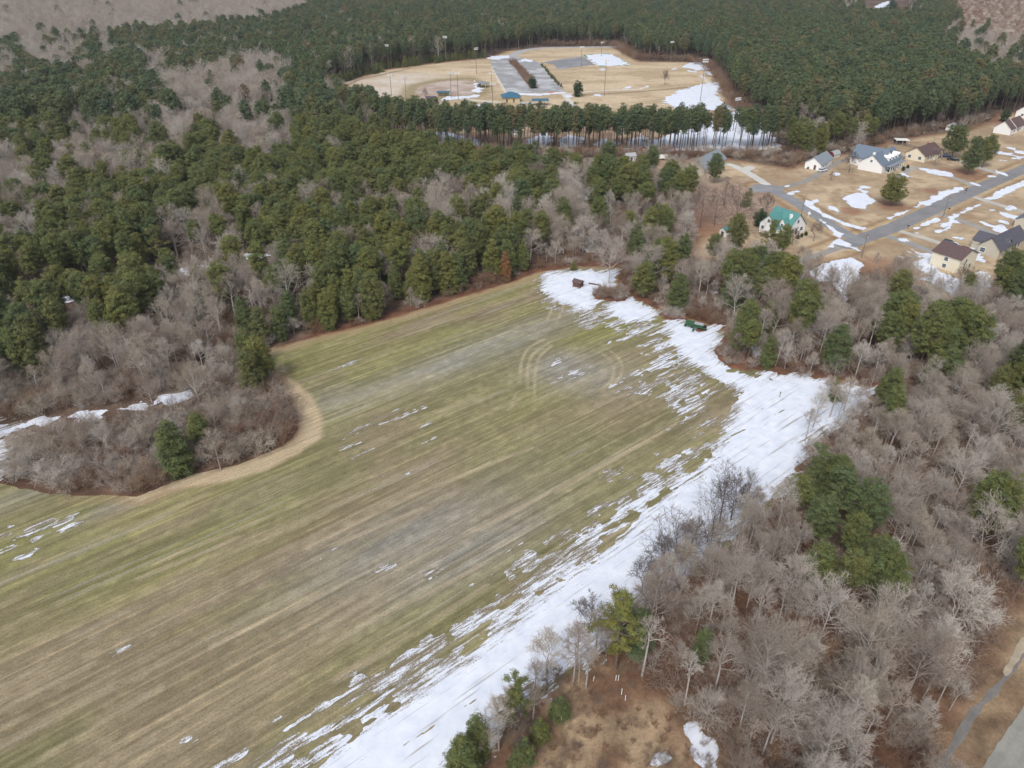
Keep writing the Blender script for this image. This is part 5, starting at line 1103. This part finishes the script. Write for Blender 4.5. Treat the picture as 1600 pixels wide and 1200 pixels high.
# white house with brown roof
c_, a_, L_, Wd = from_corners((1552, 207), (1576, 212), (1598, 203)); h = house('house', 'white house with brown roof split by a pale rib', c_); v1, _, rf = gable(h, 0, 0, a_, L_, Wd, 3.2, 3.6, 'white', 'brown_roof')
for p_ in (-5, 0, 4): opening(h, v1, 'f', p_, .9, 1.2, 1.3)
opening(h, v1, 'f', 2, .1, 1, 2.1, 'door'); fx = np.array([math.cos(a_), math.sin(a_)]); fy = np.array([-math.sin(a_), math.cos(a_)])
q = -fx * L_ * .18; MB().add([(q[0] - fy[0] * Wd * .53 + s_ * fx[0] * .25, q[1] - fy[1] * Wd * .53 + s_ * fx[1] * .25, 3.3) for s_ in (-1, 1)] + [(q[0] + s_ * fx[0] * .25, q[1] + s_ * fx[1] * .25, 7.1) for s_ in (1, -1)] + [(q[0] - fy[0] * Wd * .53 + s_ * fx[0] * .25, q[1] - fy[1] * Wd * .53 + s_ * fx[1] * .25, 2.9) for s_ in (-1, 1)] + [(q[0] + s_ * fx[0] * .25, q[1] + s_ * fx[1] * .25, 6.8) for s_ in (1, -1)], [(0, 1, 2, 3), (4, 7, 6, 5), (0, 4, 5, 1), (1, 5, 6, 2), (2, 6, 7, 3), (3, 7, 4, 0)]).build('roof_rib', W_['trim'], rf)
# white house at the right edge, beyond
c_, a_, L_, Wd = from_corners((1588, 182), (1604, 186), (1622, 177)); h = house('house', 'white house cut by the right frame edge near the pine wood', c_); v1, _, _ = gable(h, 0, 0, a_, L_, Wd, 3.4, 3.2, 'white', 'grey_roof'); opening(h, v1, 'f', -3, .9, 1.3, 1.3); opening(h, v1, 'l', 0, .9, 1.3, 1.3)
# two-storey cream house
c_, a_, L_, Wd = from_corners((1515.6, 415), (1456, 416), (1499, 430.6)); A_, B_, C_ = (np.array(P(*q)) for q in ((1456, 416), (1499, 430.6), (1515.6, 415))); c_ = (A_ + C_) / 2; a_ = math.atan2(*(B_ - A_)[::-1]); L_ = np.linalg.norm(B_ - A_); Wd = np.linalg.norm(C_ - B_)
h = house('house', 'two-storey cream house with brown roof in melting snow', c_); v1, _, rf = gable(h, 0, 0, a_, L_, Wd * .92, 4.9, 2.3, 'cream', 'brown_roof', over=.4)
for z_ in (.8, 3.1): opening(h, v1, 'f', .2, z_, 1.2, 1.2)
opening(h, v1, 'r', -1.5, 3.1, 1.0, 1.2); opening(h, v1, 'r', 2, .8, 1.0, 1.2); opening(h, v1, 'b', 0, .05, 1, 2.1, 'door'); opening(h, v1, 'b', 3, 3.1, 1, 1.2)
# beige house with charcoal roof
c_, a_, L_, Wd = from_corners((1525, 395), (1557.5, 405), (1598, 384)); h = house('house', 'beige house with charcoal gable roof behind the spreading evergreen', c_); v1, _, rf = gable(h, 0, 0, a_, L_, Wd, 3.1, 3.3, 'beige', 'dark_roof'); opening(h, v1, 'l', -1.8, 1, 1.6, 1.4)
for p_ in (-5, 0, 5): opening(h, v1, 'f', p_, .9, 1.3, 1.3)
opening(h, v1, 'f', 2.5, .1, 1, 2.1, 'door'); fx = np.array([math.cos(a_), math.sin(a_)]); fy = np.array([-math.sin(a_), math.cos(a_)]); q = fy * Wd * .3 - fx * 3; gable(h, q[0], q[1], a_ + D(90), 10, 7, 3.0, 2.3, 'beige', 'dark_roof', over=.3)
c_ = P(1617, 352); h = house('house', 'blue grey roofed house at the right frame edge above the beige one', c_); v1, _, _ = gable(h, 0, 0, D(42), 16, 10, 3.0, 3.2, 'beige', 'slate'); opening(h, v1, 'l', 0, 1, 1.4, 1.3); opening(h, v1, 'f', 2, .1, 1, 2.1, 'door')
# grey roofed house behind the bare trees
c_, a_, L_, Wd = from_corners((1071, 268), (1096, 276), (1130, 258)); h = house('house', 'long grey roofed house half hidden behind bare trees', c_); v1, _, _ = gable(h, 0, 0, a_, L_, Wd, 3.0, 3.3, 'beige', 'grey_roof'); opening(h, v1, 'f', 5, .05, 3, 2.4, 'garage'); opening(h, v1, 'f', -4, .9, 1.3, 1.3); opening(h, v1, 'f', 0, .9, 1.3, 1.3); opening(h, v1, 'l', 0, .9, 1.3, 1.3)
for (u_, v_, L_, Wd, a_, wm, rm, lab) in ((984, 251, 5, 3.4, 20, 'white', 'metal', 'little pale shed hidden among trees behind the grey roofed house'), (1485, 203, 5, 4, 45, 'white', 'grey_roof', 'little white shed at the pine wood edge behind the yard pines')):
    h = house('garden_shed', lab, P(u_, v_), 'shed'); v1, _, _ = gable(h, 0, 0, D(a_), L_, Wd, 2.4, 1.2, wm, rm, over=.2); opening(h, v1, 'f', 0, .1, 1, 1.9, 'door')
c_ = P(1200, 6); h = house('house', 'far pale house at the top edge left of the snowy yard', c_); v1, _, _ = gable(h, 0, 0, D(10), 22, 10, 3.5, 3, 'cream', 'grey_roof'); opening(h, v1, 'f', -4, 1, 2, 1.6); opening(h, v1, 'f', 3, .1, 1.2, 2.2, 'door')
c_ = P(1352, 36); h = house('house', 'far cream house among trees below the snowy yard', c_); v1, _, _ = gable(h, 0, 0, D(40), 16, 9, 3.2, 3, 'cream', 'grey_roof'); opening(h, v1, 'f', -3, 1, 2, 1.6)
# carport
x_, y_ = P(1407, 226); h = tag(empty('carport', (x_, y_, .05), D(-8)), 'white roofed open carport on the dry lawn near the wood', 'carport', 'houses and sheds of the village edge')
MB().box(-3.4, 3.4, -2.4, 2.4, 2.5, 2.72).build('roof', W_['trim'], h)
for a1 in (-3.1, 0, 3.1):
    for b1 in (-2.2, 2.2): MB().box(a1 - .08, a1 + .08, b1 - .08, b1 + .08, 0, 2.5).build('post', W_['metal'], h)
MB().box(-3.2, 3.2, 2.1, 2.18, .2, 2.4).build('back_wall', W_['black'], h)
# white trailer near the grey roofed house
x_, y_ = P(1035, 249); h = tag(empty('utility_trailer', (x_, y_, .05), D(-5)), 'small white box trailer on the grass beside the open pine row', 'trailer'); MB().box(-2.2, 2.2, -1, 1, .5, 2.3).build('box_body', W_['trim'], h, .08)
for b1 in (-1.05, 1.05): MB().cyl((0, b1 - .1, .35), (0, b1 + .1, .35), .35, n=12).build('wheel', W_['tyre'], h)
MB().box(2.2, 3.4, -.06, .06, .45, .55).build('drawbar', W_['metal'], h)
# ---- park buildings
def roofed(name, label, cat, u_, v_, L_, Wd, az_, H_, rise, wm, rm, hip, wins=()):
    h = tag(empty(name, (*P(u_, v_), .06)), label, cat, 'ball park buildings'); v1, _, _ = gable(h, 0, 0, D(az_), L_, Wd, H_, rise, wm, rm, hip=hip, over=.9)
    for w3 in wins: opening(h, v1, *w3)
    return h
roofed('concession_stand', 'tan building with blue hipped roof below the parking lot', 'building', 798, 158, 11, 10, 6, 3.4, 2.3, 'tanblock', 'blue_roof', 5.2, [('f', -3, .1, 1.1, 2.2, 'door'), ('f', 1.5, .1, 1.1, 2.2, 'door'), ('r', 0, 1.2, 2, 1)])
def shelter(name, label, u_, v_, L_, Wd, az_, H_, rm='blue_roof', wall=True):
    h = tag(empty(name, (*P(u_, v_), .06), D(az_)), label, 'shelter', 'ball park shelters'); l, w1 = L_ / 2, Wd / 2
    MB().add([(-l, -w1, H_), (l, -w1, H_), (l, w1, H_ + .5), (-l, w1, H_ + .5), (-l, -w1, H_ + .15), (l, -w1, H_ + .15), (l, w1, H_ + .65), (-l, w1, H_ + .65)], BOXF).build('roof', W_[rm], h)
    for a1 in (-l + .3, 0, l - .3):
        for b1 in (-w1 + .3, w1 - .3): MB().box(a1 - .1, a1 + .1, b1 - .1, b1 + .1, 0, H_ + (.4 if b1 > 0 else 0)).build('post', W_['metal'], h)
    if wall: MB().box(-l + .2, l - .2, w1 - .25, w1 - .1, 0, 2).build('back_wall', W_['tanblock'], h)
    MB().box(-l + .6, l - .6, -.25, .25, .4, .5).build('bench', W_['wood'], h); return h
shelter('picnic_shelter', 'blue roofed open shelter right of the tan building', 844, 164, 11, 6, 3, 2.8, wall=False)
shelter('dugout', 'blue roofed dugout at the edge of the infield', 693, 150, 9, 3.2, 3, 2.4)
shelter('dugout', 'low dark roofed dugout left of the blue one', 673, 157, 7, 2.6, 4, 1.9, 'dark_roof')
shelter('dugout', 'grey roofed shelter beside the home plate corner', 755, 136, 8, 7, 70, 2.6, 'grey_roof')
shelter('dugout', 'pale blue roofed shelter right behind the pine row', 760, 169, 7, 5, 60, 2.4, 'grey_roof')
h = tag(empty('bleacher', (*P(820, 163), .06), D(5)), 'small white bleacher between the tan building and the shelter', 'bleacher', 'ball park seating')
for k_ in range(4): MB().box(-2.5, 2.5, k_ * .6, k_ * .6 + .35, .3 + k_ * .35, .38 + k_ * .35).build('bench_row', W_['metal'], h)
for a1 in (-2.2, 2.2): MB().box(a1 - .05, a1 + .05, 0, 2.2, 0, .3).build('frame', W_['metal'], h)
# floodlight poles
LP = [((502,145),112,'at the far left rim of the left outfield'),((537,125),87,'second from the left on the wood side'),((607.5,107),69,'third from the left on the wood side'),((697,96),56,'fourth from the left on the wood side'),((744.5,116),74,'left of the parking lot top corner'),((613,163),115,'left one of the pair in the outfield front'),((635.6,166),118,'right one of the pair in the outfield front'),((705,154),112,'left one of the pair behind the dugout'),((716,157),112,'right one of the pair behind the dugout'),((770,170),129,'beside the tan building'),((768,142),120,'beside the home plate corner'),((944,150),92,'in the middle of the right field front'),((908,106),72,'at the upper parking lot'),((939.5,88),72,'behind the sports court'),((1047,97),64,'before the far wood at right'),((1094,158),91,'standing in the snow of the right field'),((1145,205),152,'before the pine wood at the right end'),((547,185),148,'at the front left of the outfield')]
lp0 = None
for (b_, top, lab) in LP:
    x_, y_ = P(*b_); yy = (600 - top); tt = math.tan(math.atan2(yy, F) - TILT); H_ = CH + math.hypot(x_, y_) * 0 + y_ * tt; H_ = min(max(H_, 12), 26)
    e = empty('floodlight_pole', (x_, y_, 0), D(rng.integers(-40, 40))); tag(e, f'tall floodlight pole {lab}', 'floodlight', 'floodlight poles of the ball park'); e.scale = (1, 1, H_ / 20)
    if lp0 is None: lp0 = (MB().cyl((0, 0, -.3), (0, 0, 20), .22, .13, 8), MB().box(-1.9, 1.9, -.12, .12, 19.2, 19.35).box(-1.9, 1.9, -.12, .12, 18.2, 18.35)); lpm = None
    if lpm is None:
        p1 = lp0[0].build('pole', W_['pole'], e); p2 = lp0[1].build('crossarm', W_['metal'], e); m = MB()
        for zz in (18.3, 19.3):
            for k_ in range(5): m.box(-1.8 + k_ * .8, -1.3 + k_ * .8, -.45, -.13, zz, zz + .55)
        p3 = m.build('lamp_bank', W_['lamp'], e); lpm = (p1.data, p2.data, p3.data)
    else:
        for nm_, me_ in zip(('pole', 'crossarm', 'lamp_bank'), lpm): link(nm_, me_, e)
# utility poles
for (u_, v_, H_, lab) in ((1250, 345, 9, 'wooden utility pole beside the street above the green roofed house'), (1346, 402, 8.5, 'wooden utility pole at the lane mouth by the snow line'), (1474, 338, 8, 'wooden utility pole between the driveways on the main road')):
    e = tag(empty('utility_pole', (*P(u_, v_), 0), D(10)), lab, 'utility pole', 'utility poles along the roads'); MB().cyl((0, 0, -.3), (0, 0, H_), .16, .11).build('pole', W_['pole'], e); MB().box(-1, 1, -.06, .06, H_ - .7, H_ - .55).build('crossarm', W_['wood'], e); MB().cyl((.3, 0, H_ - 1.7), (.3, 0, H_ - 1.0), .22).build('transformer', W_['metal'], e)
for (u_, v_, lab) in ((1418, 358, 'dark mailbox at the mouth of the light concrete driveway'), (1482, 331, 'dark mailbox by the middle driveway'), (1509, 299, 'dark mailbox on the near verge further up the road'), (1508, 302, 'dark mailbox post beside the field side verge')):
    e = tag(empty('mailbox', (*P(u_, v_), .05), D(40)), lab, 'mailbox', 'mailboxes along the main road'); MB().box(-.08, .08, -.08, .08, 0, 1.1).build('post', W_['wood'], e); MB().box(-.18, .18, -.32, .32, 1.1, 1.5).build('box', W_['black'], e, .06)
e = tag(empty('yard_sign', (*P(1263, 339), .05), D(-50)), 'small white post sign at the street driveway of the green roofed house', 'sign'); MB().box(-.1, .1, -.1, .1, 0, 2.2).build('post', W_['trim'], e); MB().box(-.6, .6, .11, .17, 1.0, 1.8).build('board', W_['trim'], e)
for k_, (a_, b_, hh, lab) in enumerate(((1411, 267, 2.2, 'rounded shrub at the end of the dormered house front walk'), (1418, 263, 1.6, 'small shrub right of the rounded one by the front walk'), (1383, 240, 3.5, 'left one of the narrow evergreens behind the dormered house'), (1393, 244, 3.5, 'middle one of the narrow evergreens behind the dormered house'), (1399, 246, 3.2, 'right one of the narrow evergreens behind the dormered house'), (1388, 270, 1.5, 'low shrub before the dormered house porch'), (1396, 267, 1.4, 'low shrub beside the porch steps of the dormered house'), (1262, 264, 1.0, 'low shrub at the white outbuilding gable'), (1327, 334, 0.1, ''))):
    if lab: x_, y_ = P(a_, b_); single_tree('cedar' if hh < 3 else 'young', x_, y_, hh * (1 if hh < 3 else 1.0), lab, 'shrub')
# cars
def car(label, u_, v_, az_, mat, L_=4.7, pick=False, z=.1):
    e = tag(empty('parked_car', (*P(u_, v_), z), D(az_)), label, 'car', 'cars parked by the houses'); l = L_ / 2
    V = []; prof = [(-l, .35), (l, .35), (l, .8), (l * .62, .95), (-l, 1.0)]
    for y_ in (-.88, .88): V += [(x, y_, z_) for x, z_ in prof]
    n = len(prof); MB().add(V, [tuple(range(n)), tuple(reversed(range(n, 2 * n)))] + [(k, n + k, n + (k + 1) % n, (k + 1) % n) for k in range(n)]).build('body', W_[mat], e, .08)
    c0, c1 = (-l * .1, l * .5) if pick else (-l * .92, l * .48)
    MB().add([(c0, -.82, .96), (c1, -.82, .92), (c1, .82, .92), (c0, .82, .96), (c0 + .25, -.68, 1.62), (c1 - .75, -.68, 1.6), (c1 - .75, .68, 1.6), (c0 + .25, .68, 1.62)], BOXF).build('windows', W_['glass'], e, .05)
    MB().box(c0 + .2, c1 - .7, -.66, .66, 1.6, 1.68).build('roof', W_[mat], e, .03)
    for a1 in (-l * .62, l * .62):
        for b1 in (-.9, .9): wh = MB().cyl((a1, b1 - .1, .33), (a1, b1 + .1, .33), .34, n=14).build('wheel', W_['tyre'], e); MB().cyl((a1, b1 - .115 if b1 < 0 else b1 + .1, .33), (a1, b1 - .1 if b1 < 0 else b1 + .115, .33), .19, n=10).build('rim', W_['metal'], wh)
    for b1 in (-.6, .6): MB().box(l - .02, l + .04, b1 - .18, b1 + .18, .62, .76).build('headlight', W_['lamp'], e)
car('black car parked in the driveway above the two-storey cream house', 1483, 383, -50, 'black', 5.0)
car('maroon car parked behind the roof of the two-storey cream house', 1509, 394, -45, 'maroon')
car('dark blue car parked between the yard pines, nearer the cream house', 1477, 246, -30, 'blue'); car('dark pickup truck parked right of the dark blue car', 1489, 251, -30, 'black', 5.5, True)
car('white car parked at the near corner of the white outbuilding', 1285, 268, 30, 'silver'); car('pale car on the drive behind the second yard pine', 1549, 218, -30, 'silver')
car('dark car tucked behind the cream house with brown roof', 1450, 233, 10, 'black')
# fences
def fence(label, pl, wood=True, H_=1.5, step=2.6):
    pts = PP(pl); o_ = pts[0]; e = tag(empty('fence', (o_[0], o_[1], .04)), label, 'fence', 'fences of the yards'); pm = None; rails = {}
    for a1, b1 in zip(pts[:-1], pts[1:]):
        L_ = np.linalg.norm(b1 - a1); n = max(1, round(L_ / step)); az_ = math.atan2(*(b1 - a1)[::-1])
        for k in range(n):
            q = a1 + (b1 - a1) * k / n - o_
            if pm is None: o1 = MB().box(-.07, .07, -.07, .07, -.1, H_).build('post', W_['wood'], e, loc=(q[0], q[1], 0)); pm = o1.data
            else: link('post', pm, e, (q[0], q[1], 0))
            for z_ in (.35, .8, 1.25):
                r1 = MB().box(0, L_ / n, -.03, .03, z_ - .11, z_ + .11).build('board', W_['wood'], e, loc=(q[0], q[1], 0)); r1.rotation_euler = (0, 0, az_)
fence('grey board fence round the back lawn of the cream house', [(1392, 225), (1410, 227), (1428, 232), (1441, 238)])
fence('grey board fence between the dormered house and the cream house', [(1405, 256), (1412, 250), (1418, 245)])
fence('board fence below the hedge of the upper parking lot', [(850, 106), (866, 122), (880, 140)], H_=1.4, step=5)
# brown hut and green machine in the snow
e = tag(empty('farm_hut', (*P(903, 448), .1), D(-35)), 'small reddish brown wooden hut standing in the snow', 'hut')
MB().box(-1.3, 1.3, -1.1, 1.1, .35, 1.7).build('wall', W_['rust'], e); MB().add([(-1.6, -1.4, 1.7), (1.6, -1.4, 1.7), (1.6, 1.4, 1.7), (-1.6, 1.4, 1.7), (-1.6, 0, 2.5), (1.6, 0, 2.5)], [(0, 3, 2, 1), (0, 1, 5, 4), (2, 3, 4, 5), (1, 2, 5), (3, 0, 4)]).build('roof', W_['brown_roof'], e)
for a1 in (-1.1, 1.1): MB().box(a1 - .15, a1 + .15, -1.3, 1.3, 0, .35).build('skid', W_['wood'], e)
MB().box(-.5, .5, -1.16, -1.1, .5, 1.5).build('door', W_['door'], e)
e = tag(empty('seed_drill', (*P(1086, 514), .1), D(-28)), 'green farm seeding machine with hoppers parked in the snow', 'farm machine')
MB().box(-3.1, 3.1, -.5, .5, .7, .9).box(-3.0, -2.8, -.9, .9, .6, .8).box(2.8, 3.0, -.9, .9, .6, .8).build('frame', W_['machine'], e, .03)
for k_, x0 in enumerate((-2.7, -.2)):
    hp_ = MB().add([(x0, -.35, .9), (x0 + 2.2, -.35, .9), (x0 + 2.2, .35, .9), (x0, .35, .9), (x0 - .1, -.7, 1.75), (x0 + 2.3, -.7, 1.75), (x0 + 2.3, .7, 1.75), (x0 - .1, .7, 1.75)], BOXF).build('hopper', W_['machine'], e, .05); MB().box(x0 - .14, x0 + 2.34, -.74, .74, 1.752, 1.84).build('lid', W_['machine' if k_ == 0 else 'metal'], hp_)
MB().box(2.3, 3.0, -.4, .4, .9, 1.5).build('gearbox', W_['tyre'], e, .05); MB().add([(-.35, -2.6, .5), (.35, -2.6, .5), (.12, -.5, .85), (-.12, -.5, .85)] + [(-.35, -2.6, .6), (.35, -2.6, .6), (.12, -.5, .95), (-.12, -.5, .95)], BOXF).build('drawbar', W_['machine'], e)
for a1 in (-2.9, -1.0, 1.0, 2.9): MB().cyl((a1 - .14, .1, .42), (a1 + .14, .1, .42), .45, n=16).build('wheel', W_['tyre'], e)
for k_ in range(9): MB().cyl((-2.4 + k_ * .6 - .02, .85, .3), (-2.4 + k_ * .6 + .02, .85, .3), .3, n=12).build('disc', W_['rust'], e)
# stakes of the brown clearing
for (u_, v_, hh, lab) in ((962, 1063, 1.1, 'left of two white marker stakes standing side by side'), (966, 1063, 1.1, 'right of two white marker stakes standing side by side'), (971, 1085, 1.2, 'white marker stake below the pair'), (977, 1094, 1.0, 'lowest white marker stake in the middle of the clearing'), (877, 1109, 1.1, 'white marker stake beside the green sapling'), (877, 1128, 1.0, 'white marker stake below the green sapling'), (927, 1064, 1.0, 'faint white marker stake by the forked tree'), (817, 1184, 1.0, 'white marker stake at the lowest sapling'), (960, 1020, 1.2, 'white marker stake above the clearing')):
    x_, y_ = P(u_, v_); e = tag(empty('marker_stake', (x_, y_, 0)), lab, 'stake', 'white stakes in the brown clearing'); e.rotation_euler = (rng.normal() * .04, rng.normal() * .04, 0); MB().cyl((0, 0, -.1), (0, 0, hh), .065, n=8).build('shaft', W_['trim'], e); MB().cyl((0, 0, hh), (0, 0, hh + .06), .075, .04, n=8).build('cap', W_['lamp'], e)
e = tag(empty('well_cover', (*P(1038, 1188), 0), D(35)), 'grey concrete block with pale lid in the brown clearing', 'block'); MB().box(-.75, .75, -.6, .6, -.1, .55).build('block', W_['concrete'], e, .06); MB().box(-.8, .8, -.65, .65, .552, .63).build('lid', W_['metal'], e, .03)
e = tag(empty('fallen_log', (*P(930, 446), .15), D(-25)), 'grey log lying in the snow right of the brown hut', 'log'); MB().cyl((-2.2, 0, .2), (0, .15, .25), .22, .2, 9).cyl((0, .15, .25), (2.0, 0, .2), .2, .13, 9).build('stem', M['bark'], e); MB().cyl((.4, .1, .3), (1.2, .9, .7), .08, .04, 6).cyl((-.8, .1, .3), (-.4, -.8, .6), .07, .03, 6).build('branch', M['bark'], e)
